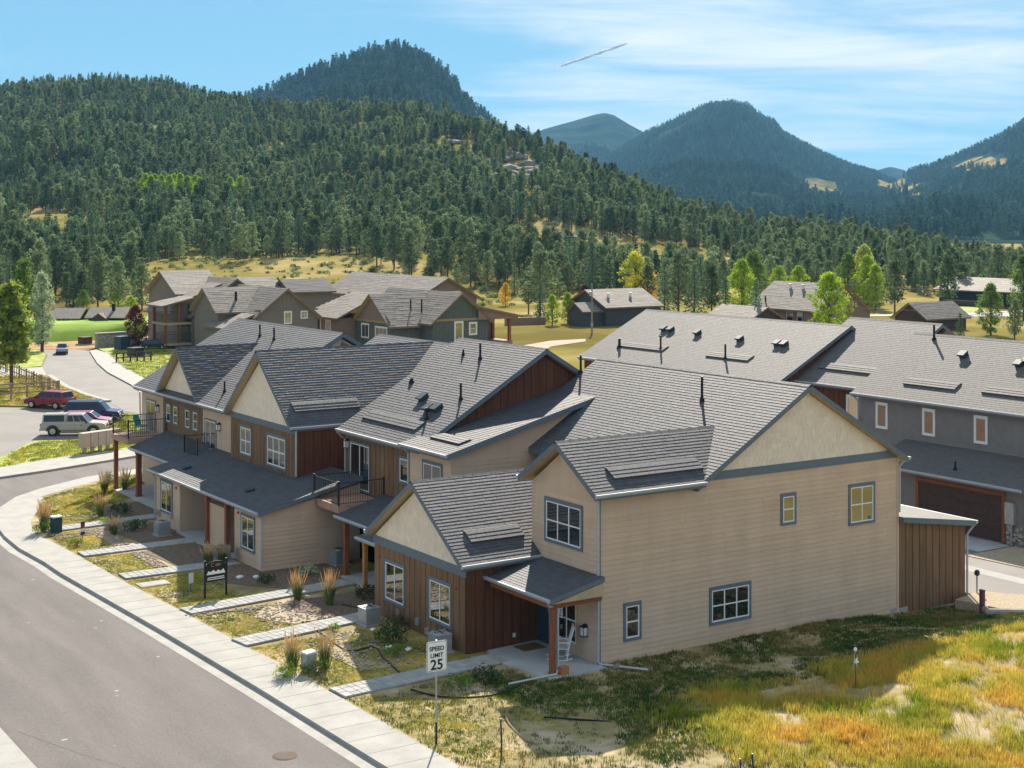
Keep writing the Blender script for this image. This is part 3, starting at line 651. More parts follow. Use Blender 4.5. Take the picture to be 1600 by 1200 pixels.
def lantern(parent, P, F, x, z):
    e, n = F; b = MB(); b.wbox(P, e, n, x - .10, x + .10, z, z + .28, .05, .20); o = b.build('porch_lantern', m_lamp, parent)
    c = MB(); c.wbox(P, e, n, x - .12, x + .12, z + .28, z + .32, 0, .22); c.wbox(P, e, n, x - .12, x + .12, z - .03, z, 0, .22); c.wbox(P, e, n, x - .06, x + .06, z + .32, z + .38, 0, .12)
    for a in (-.11, .095): c.wbox(P, e, n, x + a, x + a + .015, z, z + .28, .195, .21)
    c.build('lantern_cage', m_metal, o)
def door(parent, P, F, x0, x1, z0, z1, m=None, name='door'):
    e, n = F; b = MB(); b.wbox(P, e, n, x0, x1, z0, z1, 0, .045); d = b.build(name, m or m_door, parent)
    f = MB(); f.wbox(P, e, n, x0 - .09, x0, z0, z1, 0, .06); f.wbox(P, e, n, x1, x1 + .09, z0, z1, 0, .06); f.wbox(P, e, n, x0 - .09, x1 + .09, z1, z1 + .1, 0, .06); f.build('door_frame', m_trim, d)
    h = MB(); h.wbox(P, e, n, x1 - .12, x1 - .08, z0 + .95, z0 + 1.1, .045, .09); h.build('door_handle', m_chrome, d)
def body(parent, polys, mat, name='wall'):
    """polys: list of (outline points, extrusion vector)"""
    b = MB()
    for p, o in polys: b.prism(p, o)
    return b.build(name, mat, parent)
def gx_(x0, x1, y0, y1, z0, ze, yp, zp):   # ridge along X
    return ([(x0, y0, z0), (x0, y1, z0), (x0, y1, ze), (x0, yp, zp), (x0, y0, ze)], (x1 - x0, 0, 0))
def gy_(y0, y1, x0, x1, z0, ze0, ze1, xp, zp):   # ridge along Y
    return ([(x0, y0, z0), (x1, y0, z0), (x1, y0, ze1), (xp, y0, zp), (x0, y0, ze0)], (0, y1 - y0, 0))
def bx_(x0, x1, y0, y1, z0, z1): return ([(x0, y0, z0), (x1, y0, z0), (x1, y1, z0), (x0, y1, z0)], (0, 0, z1 - z0))
def band(parent, P, F, x0, x1, z0, z1, d=.05, m=None, name='trim_band'):
    b = MB(); b.wbox(P, F[0], F[1], x0, x1, z0, z1, 0, d); return b.build(name, m or m_trim, parent)

# ================================================================== near end townhouse
h1 = thing('townhouse', 'tan end townhouse with cream gable, nearest the mown side lawn', 'townhouse', (7, 5, 0), group='townhouses along the street', world=True)
SLM = .5915
body(h1, [gy_(0, 12.9, 4.5, 14.42, -.7, 5.55, 5.62, 9.48, 8.52), gx_(0, 9, 0, 3.95, -.7, 5.55, 1.975, 6.98)], m_tan)
body(h1, [gx_(-3, 4.6, 3.56, 10.18, -.3, 2.86, 6.87, 5.15)], m_bback, 'front_wing_wall')
# end wall cladding
P0 = (0, 0, 0)
planks(h1, P0, FY, 14.40, -.62, 5.72, m_tan, x0=.09)
gable_shakes(h1, (5.08, 0, 0), FY, 8.80, 6.02, 8.60, m_cream, xp=4.40)
band(h1, P0, FY, 4.35, 14.42, 5.73, 6.02, .05)
band(h1, P0, FY, -.03, .09, -.62, 5.62, .035, name='corner_trim'); band(h1, P0, FY, 14.34, 14.45, -.5, 5.74, .035, m_tan, name='corner_trim')
b = MB(); b.wbox(P0, FY[0], FY[1], 14.0, 14.95, -.62, -.12, -.3, .03); b.wbox(P0, FY[0], FY[1], 15.6, 18.35, -.75, -.36, -.3, .05); b.build('foundation', m_conc, h1)
window(h1, P0, FY, 1.15, 1.71, .74, 1.82, 1, 2); window(h1, P0, FY, 4.95, 6.70, .72, 1.84, 3, 2)
window(h1, P0, FY, 8.35, 8.91, 3.86, 4.80, 1, 2); window(h1, P0, FY, 11.82, 13.02, 3.46, 4.80, 2, 2)
# street-facing upper gable
PF = (0, 3.95, 0)
planks(h1, PF, FX, 3.92, -.1, 5.6, m_tan, x0=.02)
def tri_planks(parent, P, F, L, zb, zp, mat, ex=.178):
    b = MB(); e, n = [Vector(a) for a in F]; P = Vector(P); u = Vector((0, 0, 1)); z = zb
    while z < zp - .05:
        f0 = (z - zb) / (zp - zb); f1 = min(1, (z + ex - zb) / (zp - zb)); xa, xb = L / 2 * f0, L - L / 2 * f0; xc, xd = L / 2 * f1, L - L / 2 * f1
        b.add([P + e * xa + u * z + n * .02, P + e * xb + u * z + n * .02, P + e * xd + u * min(z + ex, zp) + n * .004, P + e * xc + u * min(z + ex, zp) + n * .004, P + e * xa + u * z, P + e * xb + u * z], [(0, 1, 2, 3), (4, 5, 1, 0)]); z += ex
    b.build('gable_planks', mat, parent)
tri_planks(h1, PF, FX, 3.95, 5.6, 6.95, m_tan)
window(h1, PF, FX, .95, 3.02, 3.75, 5.08, 3, 2)
# roofs
ry = 12.75
rm1 = roof(h1, (14.70, ry, 5.74), (14.70, -.32, 5.74), (9.48, ry, 8.83), (9.48, -.32, 8.83), tabs=False)
rm2 = roof(h1, (4.1, -.32, 5.65), (4.1, ry, 5.65), (9.48, -.32, 8.83), (9.48, ry, 8.83), gutter=False)
rc = roof(h1, (-.38, -.36, 5.78), (4.42, -.36, 5.78), (-.38, 1.975, 7.27), (7.0, 1.975, 7.27), singles=300)
rcb = roof(h1, (9.0, 4.31, 5.78), (-.38, 4.31, 5.78), (9.0, 1.975, 7.27), (-.38, 1.975, 7.27), cap=False)
snow_strip(rc, 1.15, 5.1, .62); pipe(rm2, 13.0, 5.05, .8); pipe(rm2, 4.3, 4.45, .95)
# single-storey wing with brown boards
rs = roof(h1, (-3.32, 3.33, 3.10), (2.2, 3.33, 3.10), (-3.32, 6.87, 5.48), (2.2, 6.87, 5.48))
rsb = roof(h1, (2.2, 10.41, 3.10), (-3.32, 10.41, 3.10), (2.2, 6.87, 5.48), (-3.32, 6.87, 5.48), cap=False)
snow_strip(rs, .85, 3.1, .95)
PS = (-3, 10.18, 0)
boards(h1, PS, FX, 6.62, -.1, 2.62, m_board); band(h1, PS, FX, -.05, 6.67, 2.62, 2.94, .05)
gable_shakes(h1, PS, FX, 6.62, 2.94, 5.18, m_cream, ex=.2, sw=.22)
window(h1, PS, FX, .92, 2.30, .74, 2.10, 2, 1); window(h1, PS, FX, 4.22, 5.62, .74, 2.10, 2, 1)
fire_bell(h1, PS, FX, .42, 2.18); fire_bell(h1, PS, FX, 6.0, 2.15)
boards(h1, (-3, 3.56, 0), FY, 3.0, -.05, 2.95, m_dboard)
for x, z, w, hh in ((1.9, .35, .12, .2), (3.3, .28, .20, .26), (4.0, .10, .24, .24), (4.45, .10, .13, .26), (5.3, .40, .10, .2)):
    b = MB(); b.wbox(PS, FX[0], FX[1], x, x + w, z, z + hh, .03, .13); b.build('meter_box', m_galv, h1)
b = MB(); b.wbox((-3, 3.56, 0), FY[0], FY[1], 1.9, 2.0, .30, .44, .03, .07); b.build('outlet_cover', m_white, h1)
# porch
rp = roof(h1, (-2.2, 3.54, 2.58), (-2.2, -.36, 2.58), (0.02, 3.54, 3.04), (0.02, -.36, 3.04), ex=.15, cap=False, th=.16)
b = MB(); b.prism([(-2.1, -.33, 2.40), (-.02, -.33, 2.40), (-.02, -.33, 2.84)], (0, .06, 0)); b.build('porch_gable', m_soff, h1)
b = MB(); b.box(-2.05, -.2, 2.22, -1.85, 3.5, 2.42); b.box(-2.0, -.22, 2.22, 0, -.06, 2.38); b.build('porch_beam', m_post, h1)
post(h1, -1.92, -.1, .05, 2.22, .165); b = MB(); b.box(-1.75, -.38, .05, -1.45, -.12, .30); b.build('orange_bucket', M('terracotta', (.45, .17, .06), .8), h1)
window(h1, PF, FX, 1.62, 2.75, .45, 1.95, 2, 2, trim=.07, tm=m_tan); door(h1, PF, FX, .35, 1.2, .05, 2.1)
lantern(h1, PF, FX, 3.30, .88)
downspout(h1, [(-.03, -.06, 5.6), (-.03, -.06, .12), (.05, -.12, .06), (.9, -1.55, .10)])
downspout(h1, [(-2.25, -.28, 2.5), (-2.15, -.22, 2.35), (-1.74, -.14, 2.2), (-1.74, -.14, .2), (-1.9, -.3, .1), (-3.7, -.2, .06)])
downspout(h1, [(14.6, -.28, 5.65), (14.55, -.1, 5.5), (14.46, -.05, 5.35), (14.46, -.05, 3.6)])
# lean-to at the rear with brown boards
body(h1, [([(14.42, 0, -.7), (18.27, 0, -.7), (18.27, 0, 2.68), (14.42, 0, 3.22)], (0, 12, 0))], m_bback, 'lean_to_wall')
boards(h1, (14.45, 0, 0), FY, 3.84, -.5, 3.2, m_board, w=.385, back=False, top=lambda x: 3.22 - .1405 * x)
rl = roof(h1, (18.62, 12.2, 2.84), (18.62, -.3, 2.84), (14.44, 12.2, 3.43), (14.44, -.3, 3.43), ex=.15, cap=False, mat=m_shin2)
downspout(h1, [(18.62, -.22, 2.72), (18.5, -.12, 2.5), (18.36, -.06, 2.3), (18.36, -.06, -.3)])
h1['done'] = 1

# ================================================================== second townhouse: balcony and shed-roofed wing
h2 = thing('townhouse', 'brown boarded townhouse with balcony railing and long shed roofed tan wing', 'townhouse', (6, 15, 0), group='townhouses along the street', world=True)
body(h2, [gy_(13.1, 20.0, .75, 13.2, -.3, 5.45, 5.45, 6.75, 9.02)], m_dboard)
body(h2, [([(.45, 10.3, -.3), (9, 10.3, -.3), (9, 10.3, 7.6), (.45, 10.3, 5.52)], (0, 3.4, 0))], m_tan, 'wing_wall')
z2 = lambda x: 9.35 - .59 * (6.75 - x)
r2 = roof(h2, (.35, 12.8, 5.57), (.35, 20.1, 5.57), (6.75, 12.8, 9.35), (6.75, 20.1, 9.35))
r2b = roof(h2, (13.15, 20.1, 5.57), (13.15, 12.8, 5.57), (6.75, 20.1, 9.35), (6.75, 12.8, 9.35), tabs=False, cap=False)
boards(h2, (1.0, 13.1, 0), FY, 11.0, 5.9, 9.1, m_dboard, back=False, top=lambda x: min(z2(1.0 + x), 9.35 - .59 * (1.0 + x - 6.75)) - .30)
rw = roof(h2, (.05, 9.95, 5.72), (.05, 13.75, 5.72), (8.4, 9.95, 7.81), (8.4, 13.75, 7.81), ex=.15, cap=False)
snow_strip(r2, 1.6, 6.4, .95); snow_strip(rw, .6, 2.9, .95)
for u, v in ((3.9, 2.75), (2.55, 2.2), (2.0, 2.3)): boxvent(r2, u, v)
pipe(r2, 1.9, 1.75, .5); pipe(r2, 1.3, 3.3, .75); pipe(r2, 3.6, 6.1, .75); pipe(r2, 5.2, 6.2, .3, .04); pipe(r2, 6.3, 3.8, .2, .07)
planks(h2, (.45, 10.3, 0), FY, 7.2, 3.0, 5.6, m_tan)
tp = MB(); tp.prism([(.45, 10.285, 5.6), (7.5, 10.285, 5.6), (7.5, 10.285, 7.28)], (0, .02, 0)); tp.build('wing_gable_panel', m_tan, h2)
planks(h2, (.45, 13.6, 0), FX, 3.3, 3.0, 5.45, m_tan); window(h2, (.45, 13.6, 0), FX, 1.17, 2.55, 3.9, 5.08, 2, 1)
PB = (.75, 20.0, 0)
boards(h2, PB, FX, 6.5, 2.9, 5.4, m_board)
window(h2, PB, FX, .50, 2.28, 3.02, 5.0, 2, 1, trim=.08, name='sliding_door'); window(h2, PB, FX, 5.05, 5.75, 3.95, 4.9, 1, 1)
downspout(h2, [(.28, 20.0, 5.45), (.5, 19.95, 5.2), (.68, 19.95, 5.1), (.68, 19.95, 3.0)]); downspout(h2, [(.02, 13.7, 5.6), (.3, 13.66, 5.4), (.4, 13.66, 5.3), (.4, 13.66, 3.2)])
# balcony
b = MB(); b.box(-1.5, 16.3, 2.58, .75, 18.75, 2.86); bo = b.build('balcony', m_deck, h2)
db = MB(); db.box(0, 0, 0, .135, 2.43, .024); dm = db.mesh('deck_board', m_deck)
for k in range(15): put('deck_board', dm, bo, loc=(-1.49 + k * .146, 16.31, 2.862))
railing(h2, [(.70, 18.7), (-1.45, 18.7), (-1.45, 16.35), (.70, 16.35)], 2.87, 3.82)
lantern(h2, PB, FX, .25, 4.75)
rpo = roof(h2, (-1.62, 13.2, 2.52), (-1.62, 16.3, 2.52), (.76, 13.2, 3.17), (.76, 16.3, 3.17), ex=.15, cap=False, th=.16)
rpo2 = roof(h2, (-2.25, 10.45, 2.25), (-2.25, 13.15, 2.25), (-.2, 10.45, 2.78), (-.2, 13.15, 2.78), ex=.15, cap=False, th=.16)
post(h2, -1.3, 15.95, .05, 2.42); post(h2, -2.0, 12.9, .05, 2.1, .16, M('orange_post', (.52, .22, .05), .7, .1)); 
body(h2, [bx_(.75, 1.0, 13.2, 20, 0, 2.9), bx_(.6, 1.0, 10.2, 13.6, 0, 3.2)], m_dkbr, 'porch_back_wall')
window(h2, (.75, 15.8, 0), FX, .2, 1.0, .9, 2.0, 1, 2); door(h2, (.75, 14.6, 0), FX, .1, .95, .05, 2.1)

# ================================================================== third townhouse: big cross gable and tan porch block
h3 = thing('townhouse', 'townhouse with tall cream gable over two large windows and low tan porch block', 'townhouse', (3, 25, 0), group='townhouses along the street', world=True)
body(h3, [gx_(-1.0, 9, 21.5, 29.0, -.2, 5.35, 25.25, 8.3)], m_dboard); body(h3, [gy_(20.2, 31.0, 3.3, 13.5, -.2, 5.4, 5.4, 8.4, 8.45)], m_brown2, 'rear_wall')
SL3 = (8.72 - 5.55) / 3.85
r3 = roof(h3, (-1.35, 21.4 - .0, 5.57), (9.5, 21.4, 5.57), (-1.35, 25.25, 8.74), (9.5, 25.25, 8.74), thick=(.018, .020))
r3b = roof(h3, (9.5, 29.1, 5.57), (-1.35, 29.1, 5.57), (9.5, 25.25, 8.74), (-1.35, 25.25, 8.74), cap=False)
r3m = roof(h3, (2.9, 20.1, 5.5), (2.9, 31.2, 5.5), (8.4, 20.1, 8.75), (8.4, 31.2, 8.75), gutter=False)
r3n = roof(h3, (13.9, 31.2, 5.5), (13.9, 20.1, 5.5), (8.4, 31.2, 8.75), (8.4, 20.1, 8.75), tabs=False, cap=False)
snow_strip(r3, .55, 3.9, .9)
P3 = (-1.0, 29.0, 0)
boards(h3, P3, FX, 7.5, 3.1, 5.22, m_board, w=.36); band(h3, P3, FX, -.05, 7.55, 5.22, 5.5, .05); gable_shakes(h3, P3, FX, 7.5, 5.5, 8.4, m_cream, ex=.2, sw=.26)
window(h3, P3, FX, 1.25, 2.50, 3.62, 4.88, 2, 2, sash=.06); window(h3, P3, FX, 4.42, 6.42, 3.52, 4.85, 3, 2, sash=.06)
boards(h3, (-1.0, 21.5, 0), FY, 4.2, 3.0, 5.4, m_dboard)
downspout(h3, [(-1.06, 21.38, 5.4), (-1.06, 21.38, 3.35)])
# porch block
body(h3, [([(-3.95, 18.55, -.2), (.7, 18.55, -.2), (.7, 18.55, 3.30), (-3.95, 18.55, 2.38)], (0, 2.95, 0)), ([(-3.95, 28.15, -.2), (-1.0, 28.15, -.2), (-1.0, 28.15, 2.95), (-3.95, 28.15, 2.38)], (0, 3.2, 0)), bx_(-1.1, -1, 21.5, 28.2, 0, 3.0)], m_tan, 'porch_block_wall')
zt = lambda x: 2.56 + .215 * (x + 4.25)
rt = roof(h3, (-4.25, 18.3, 2.56), (-4.25, 31.75, 2.56), (.75, 18.3, zt(.75)), (.75, 31.75, zt(.75)), ex=.15, cap=False, th=.17)
boxvent(rt, 11.0, 1.0, .3, .12); boxvent(rt, 3.6, 1.1, .3, .12)
planks(h3, (-3.95, 18.55, 0), FY, 4.6, -.15, 2.35, m_tan); planks(h3, (-3.95, 21.5, 0), FX, 2.9, -.15, 2.3, m_tan); planks(h3, (-3.95, 31.35, 0), FX, 3.15, -.15, 2.3, m_tan)
window(h3, (-3.95, 21.5, 0), FX, .86, 2.16, .72, 2.06, 2, 1); window(h3, (-3.95, 31.35, 0), FX, .72, 2.15, .72, 2.10, 2, 1)
fire_bell(h3, (-3.95, 21.5, 0), FX, .45, 2.1); fire_bell(h3, (-3.95, 31.35, 0), FX, 2.75, 2.05)
post(h3, -3.85, 24.9, .05, 2.3, .2); post(h3, -3.85, 22.6, .05, 2.3, .2); 
b = MB(); b.box(-3.8, 22.7, 0, -3.3, 24.8, 1.95); b.build('entry_partition', m_tan, h3)
door(h3, (-1.1, 27.6, 0), FX, .3, 1.2, .05, 2.1); door(h3, (-1.1, 23.4, 0), FX, .3, 1.2, .05, 2.1)
for y, z in ((31.2, .35), (30.9, .35), (29.2, .5), (21.0, .30)):
    b = MB(); b.box(-4.08, y - .15, z, -3.96, y, z + .28); b.build('meter_box', m_galv, h3)
downspout(h3, [(-4.2, 31.5, 2.45), (-4.02, 31.4, 2.2), (-4.02, 31.4, .1)]); downspout(h3, [(-4.2, 18.45, 2.45), (-4.0, 18.5, 2.25), (-4.0, 18.5, .2)])

# ================================================================== far end townhouse
h4 = thing('townhouse', 'far end townhouse with four narrow windows under its gable and corner balcony', 'townhouse', (3, 36, 0), group='townhouses along the street', world=True)
body(h4, [gy_(29.5, 42.6, -.75, 11.4, -.2, 5.3, 5.3, 5.3, 8.75)], m_tan); body(h4, [gx_(-.76, 5, 33.4, 39.1, -.2, 5.3, 36.3, 7.8)], m_bback, 'gable_wall')
z4 = 9.05
r4 = roof(h4, (-1.1, 29.25, 5.45), (-1.1, 43.1, 5.45), (5.3, 29.25, z4), (5.3, 43.1, z4)); r4b = roof(h4, (11.7, 43.1, 5.45), (11.7, 29.25, 5.45), (5.3, 43.1, z4), (5.3, 29.25, z4), tabs=False, cap=False)
r4g = roof(h4, (-1.15, 33.25, 5.48), (4.6, 33.25, 5.48), (-1.15, 36.3, 8.12), (4.6, 36.3, 8.12), thick=(.018, .020)); r4h = roof(h4, (4.6, 39.35, 5.48), (-1.15, 39.35, 5.48), (4.6, 36.3, 8.12), (-1.15, 36.3, 8.12), cap=False)
boxvent(r4, 3.0, 3.1); boxvent(r4, 2.6, 2.7); boxvent(r4, 2.75, 3.4); pipe(r4, 2.9, 1.2, .6); pipe(r4, 5.9, 5.9, .7); pipe(r4, 8.0, 6.0, .7); snow_strip(r4, .8, 2.9, 2.0)
gable_shakes(h4, (4.0, 29.48, 0), FY, 7.0, 5.6, 8.6, m_brown2, xp=1.3)
P4 = (-.76, 39.1, 0)
boards(h4, P4, FX, 5.7, 3.0, 5.2, m_board, w=.34); band(h4, P4, FX, -.05, 5.75, 5.2, 5.45, .05); gable_shakes(h4, P4, FX, 5.7, 5.45, 7.8, m_cream, ex=.22, sw=.26)
for x in (.55, 1.62, 3.38, 4.5): window(h4, P4, FX, x, x + .58, 3.92, 4.82, 1, 2, trim=.08)
planks(h4, (-.75, 42.6, 0), FX, 3.4, 3.0, 5.2, m_tan); planks(h4, (-.75, 33.3, 0), FX, 3.8, 3.0, 5.2, m_tan)
window(h4, (-.75, 42.6, 0), FX, .85, 2.25, 3.05, 4.75, 2, 1, trim=.07, name='sliding_door'); window(h4, (-.75, 33.3, 0), FX, .35, 1.75, 2.95, 4.62, 2, 1, trim=.07, name='sliding_door')
lantern(h4, (-.75, 42.6, 0), FX, 2.75, 4.3); lantern(h4, (-.75, 33.3, 0), FX, 2.3, 4.3)
rp4 = roof(h4, (-2.9, 32.2, 2.66), (-2.9, 38.45, 2.66), (-.74, 32.2, 3.42), (-.74, 38.45, 3.42), ex=.15, cap=False, th=.16)
post(h4, -2.55, 38.0, .05, 2.5, .26, m_post); post(h4, -2.55, 33.2, .05, 2.5, .22)
b = MB(); b.box(-3.0, 38.5, 2.8, -.75, 41.2, 3.08); b.build('corner_balcony', m_deck, h4); railing(h4, [(-.8, 41.1), (-2.92, 41.1), (-2.92, 38.6), (-.8, 38.6)], 3.09, 4.04)
post(h4, -2.8, 41.0, .05, 2.8, .2)
b = MB(); b.box(-1.5, 30.0, 2.7, -.75, 33.0, 2.95); b.build('side_balcony', m_deck, h4); railing(h4, [(-.8, 33.0), (-1.9, 33.0), (-1.9, 31.2)], 2.95, 3.85)
downspout(h4, [(-1.05, 43.0, 5.35), (-.85, 42.7, 5.1), (-.82, 42.65, 3.0)])
window(h4, (-.75, 38.6, 0), FX, .3, 1.3, .7, 2.0, 2, 2); window(h4, (-.75, 36.2, 0), FX, .3, 1.3, .7, 2.0, 2, 2)
b = MB(); b.box(-1.2, 37.2, .05, -.9, 38.6, .5); b.build('porch_bench', m_white, h4)
# teal chair on the corner balcony
tch = thing('balcony_chair', 'teal chair standing on the corner balcony of the far townhouse', 'chair', (-1.6, 40.3, 3.09), .6)
b = MB(); b.box(-.25, -.25, .40, .25, .25, .46); b.build('seat', M('teal_plastic', (.05, .28, .30), .5), tch); b = MB(); b.prism([(-.25, .22, .46), (.25, .22, .46), (.25, .38, 1.0), (-.25, .38, 1.0)], (0, .04, .01)); b.build('backrest', MATS['teal_plastic'], tch)
for sx in (-.22, .22):
    for sy in (-.22, .22): b = MB(); b.tube([(sx, sy, 0), (sx, sy, .42)], .02, 6); b.build('leg', MATS['teal_plastic'], tch)

# ================================================================== rear row across the alley
h5 = thing('townhouse', 'grey rear townhouse with brown garage door and three narrow upper windows', 'townhouse', (31, 10, 0), group='rear townhouses across the alley', world=True)
gz = lambda x: 2.70 + .33 * (x - 26.4)
body(h5, [gy_(1.0, 16.3, 29.3, 38.5, -.2, 5.55, 5.55, 33.9, 8.35)], m_grey); body(h5, [([(27.0, 3.9, -.2), (30, 3.9, -.2), (30, 3.9, gz(30) - .2), (27.0, 3.9, 2.62)], (0, 8.6, 0))], m_grey, 'garage_wall')
planks(h5, (29.3, 16.3, 0), FX, 15.2, 3.3, 5.5, m_grey); planks(h5, (27.0, 12.4, 0), FX, 8.4, -.1, 2.5, m_grey)
r5 = roof(h5, (28.95, .6, 5.72), (28.95, 16.5, 5.72), (33.9, .6, 8.7), (33.9, 16.5, 8.7), mat=m_shin2, wmul=1.6, thick=(.009, .009)); r5b = roof(h5, (38.85, 16.5, 5.72), (38.85, .6, 5.72), (33.9, 16.5, 8.7), (33.9, .6, 8.7), tabs=False, cap=False)
rg = roof(h5, (26.4, 3.6, 2.70), (26.4, 13.0, 2.70), (29.32, 3.6, gz(29.32)), (29.32, 13.0, gz(29.32)), mat=m_shin2, wmul=1.6, cap=False, thick=(.009, .009))
PG = (27.0, 12.4, 0)
gd = MB()
for k in range(4): gd.wbox(PG, FX[0], FX[1], 2.32, 7.28, .02 + k * .53, .54 + k * .53, .01, .04)
gdo = gd.build('garage_door', m_gdoor, h5); b = MB(); b.wbox(PG, FX[0], FX[1], 2.14, 2.32, 0, 2.15, 0, .07); b.wbox(PG, FX[0], FX[1], 7.28, 7.46, 0, 2.15, 0, .07); b.wbox(PG, FX[0], FX[1], 2.14, 7.46, 2.15, 2.33, 0, .072); b.build('door_frame', m_post, gdo)
PW = (29.3, 16.3, 0)
for y in (15.0, 11.85, 8.6): window(h5, PW, FX, 16.3 - y + .06, 16.3 - y + .70, 4.08, 5.26, 1, 1, trim=.09, tm=m_white)
for u, v in ((11.3, 3.9), (7.6, 3.6), (7.3, 3.9), (1.9, 4.1), (2.2, 3.1)): boxvent(r5, u, v, .36, .26)
pipe(r5, 14.2, 5.3, .8, .06); snow_strip(r5, 9.8, 13.2, 1.2); snow_strip(r5, 3.6, 8.2, 1.25)
b = MB(); b.wbox(PG, FX[0], FX[1], 7.55, 8.05, .95, 1.95, .0, .2); b.tube([(26.9, 4.55, .95), (26.9, 4.55, -.05)], .05, 6); b.build('electric_meter_box', m_galv, h5)
b = MB()
for k in range(26): 
    x = random.uniform(0, 1.0); z = random.uniform(0, .8); b.wbox((27.0, 4.9, 0), FX[0], FX[1], x * .85, x * .85 + .16, z, z + .1, .02, .06 + random.random() * .03, 0, random.random())
b.build('stone_skirt', m_stone, h5)
b = MB()
for k in range(40): x = random.uniform(0, 2.2); z = random.uniform(0, .9); b.wbox((27.0, 3.88, 0), FY[0], FY[1], x, x + random.uniform(.15, .3), z, z + .13, .02, .06 + random.random() * .03, 0, random.random())
b.build('stone_skirt', m_stone, h5)
pipe(rg, 8.7, 1.2, .4); pipe(rg, 4.4, .8, .4); downspout(h5, [(28.95, 16.4, 5.6), (29.15, 16.2, 5.3), (29.2, 16.2, 3.4)])
h6 = thing('townhouse', 'grey rear townhouse set back between its two neighbours, small brown gable on top', 'townhouse', (33, 19, 0), group='rear townhouses across the alley', world=True)
body(h6, [gy_(16.0, 23.0, 30.7, 41.0, -.2, 5.6, 5.6, 36.0, 8.75)], m_dboard)
r6 = roof(h6, (30.4, 16.35, 5.78), (30.4, 23.4, 5.78), (36.0, 16.35, 9.1), (36.0, 23.4, 9.1), mat=m_shin2, wmul=1.6, thick=(.009, .009)); r6b = roof(h6, (41.6, 23.4, 5.78), (41.6, 16.35, 5.78), (36.0, 23.4, 9.1), (36.0, 16.35, 9.1), tabs=False, cap=False)
boards(h6, (30.7, 23.0, 0), FX, 6.7, 3.0, 5.5, m_dboard); window(h6, (30.7, 23.0, 0), FX, 4.6, 5.3, 4.1, 5.2, 1, 1, tm=m_white)
gable_shakes(h6, (33.0, 15.98, 0), FY, 6.0, 7.0, 8.85, m_brown2, xp=3.0); snow_strip(r6, 1.0, 5.2, 1.3)
h7 = thing('townhouse', 'rear townhouse under the broad pale roof behind the near ridge', 'townhouse', (31, 32, 0), group='rear townhouses across the alley', world=True)
body(h7, [gy_(22.3, 41.0, 29.2, 40, -.2, 5.5, 5.5, 34.7, 8.4)], m_dboard)
r7 = roof(h7, (28.9, 22.0, 5.75), (28.9, 41.3, 5.75), (34.7, 22.0, 8.72), (34.7, 41.3, 8.72), mat=m_shin2, wmul=1.6, thick=(.009, .009)); r7b = roof(h7, (40.5, 41.3, 5.75), (40.5, 22.0, 5.75), (34.7, 41.3, 8.72), (34.7, 22.0, 8.72), tabs=False, cap=False)
for u, v in ((3.6, 3.6), (3.0, 3.6), (7.0, 3.7), (11.2, 3.9), (14.0, 4.0), (14.7, 4.0)): boxvent(r7, u, v, .36, .26)
pipe(r7, 12.6, 1.9, .9, .06); pipe(r7, 16.6, 1.6, .6, .09); pipe(r7, 6.2, 1.7, .9, .06); snow_strip(r7, 4.2, 8.0, 1.7); snow_strip(r7, 12.2, 16.6, 1.7)
boards(h7, (30.0, 22.28, 0), FY, 9.4, 5.4, 8.6, m_dboard, back=False, top=lambda x: min(5.75 + .512 * (1.1 + x), 8.72 - .512 * (30 + x - 34.7)) - .28)

# ================================================================== houses further off
def far_roof(parent, E0, E1, R0, R1, mat=None, mats2=None, ex=.35):
    return roof(parent, E0, E1, R0, R1, ex=ex, wmul=5, mat=mat or m_shin3, gutter=False, cap=False, thick=(.010, .02), deckmats=mats2 or [m_trimw, m_soff])
m_trimw = M('wood_fascia', (.20, .13, .085), .7, .1)
def gabX(parent, x0, x1, y0, y1, z0, ze, zp, wall, o=.5, mat=None, wname='wall', east=True):
    """ridge along X"""
    yp = (y0 + y1) / 2; k = (zp - ze) / ((y1 - y0) / 2); body(parent, [gx_(x0, x1, y0, y1, z0, ze - .15, yp, zp - .25)], wall, wname)
    far_roof(parent, (x0 - o, y0 - o, ze - o * k), (x1 + o, y0 - o, ze - o * k), (x0 - o, yp, zp), (x1 + o, yp, zp), mat); far_roof(parent, (x1 + o, y1 + o, ze - o * k), (x0 - o, y1 + o, ze - o * k), (x1 + o, yp, zp), (x0 - o, yp, zp), mat)
def gabY(parent, x0, x1, y0, y1, z0, ze, zp, wall, o=.5, mat=None, wname='wall', xp=None):
    xp = (x0 + x1) / 2 if xp is None else xp; ka = (zp - ze) / (xp - x0); body(parent, [gy_(y0, y1, x0, x1, z0, ze - .15, zp - .15 - ka * (x1 - xp), xp, zp - .25)], wall, wname)
    far_roof(parent, (x0 - o, y1 + o, ze - o * ka), (x0 - o, y0 - o, ze - o * ka), (xp, y1 + o, zp), (xp, y0 - o, zp), mat); far_roof(parent, (x1 + o, y0 - o, zp - ka * (x1 + o - xp)), (x1 + o, y1 + o, zp - ka * (x1 + o - xp)), (xp, y0 - o, zp), (xp, y1 + o, zp), mat)
m_dkroof = M('dark_blue_roof', (.012, .02, .035), .7, .1, spec=.1); m_clay = M('clay_siding', (.24, .165, .12), .8, .06); m_taupe = M('taupe_siding', (.20, .165, .14), .8, .06)  # first: one very dark blue colour over the whole roof
m_tantrim = M('ochre_trim', (.36, .24, .10), .7, .06)
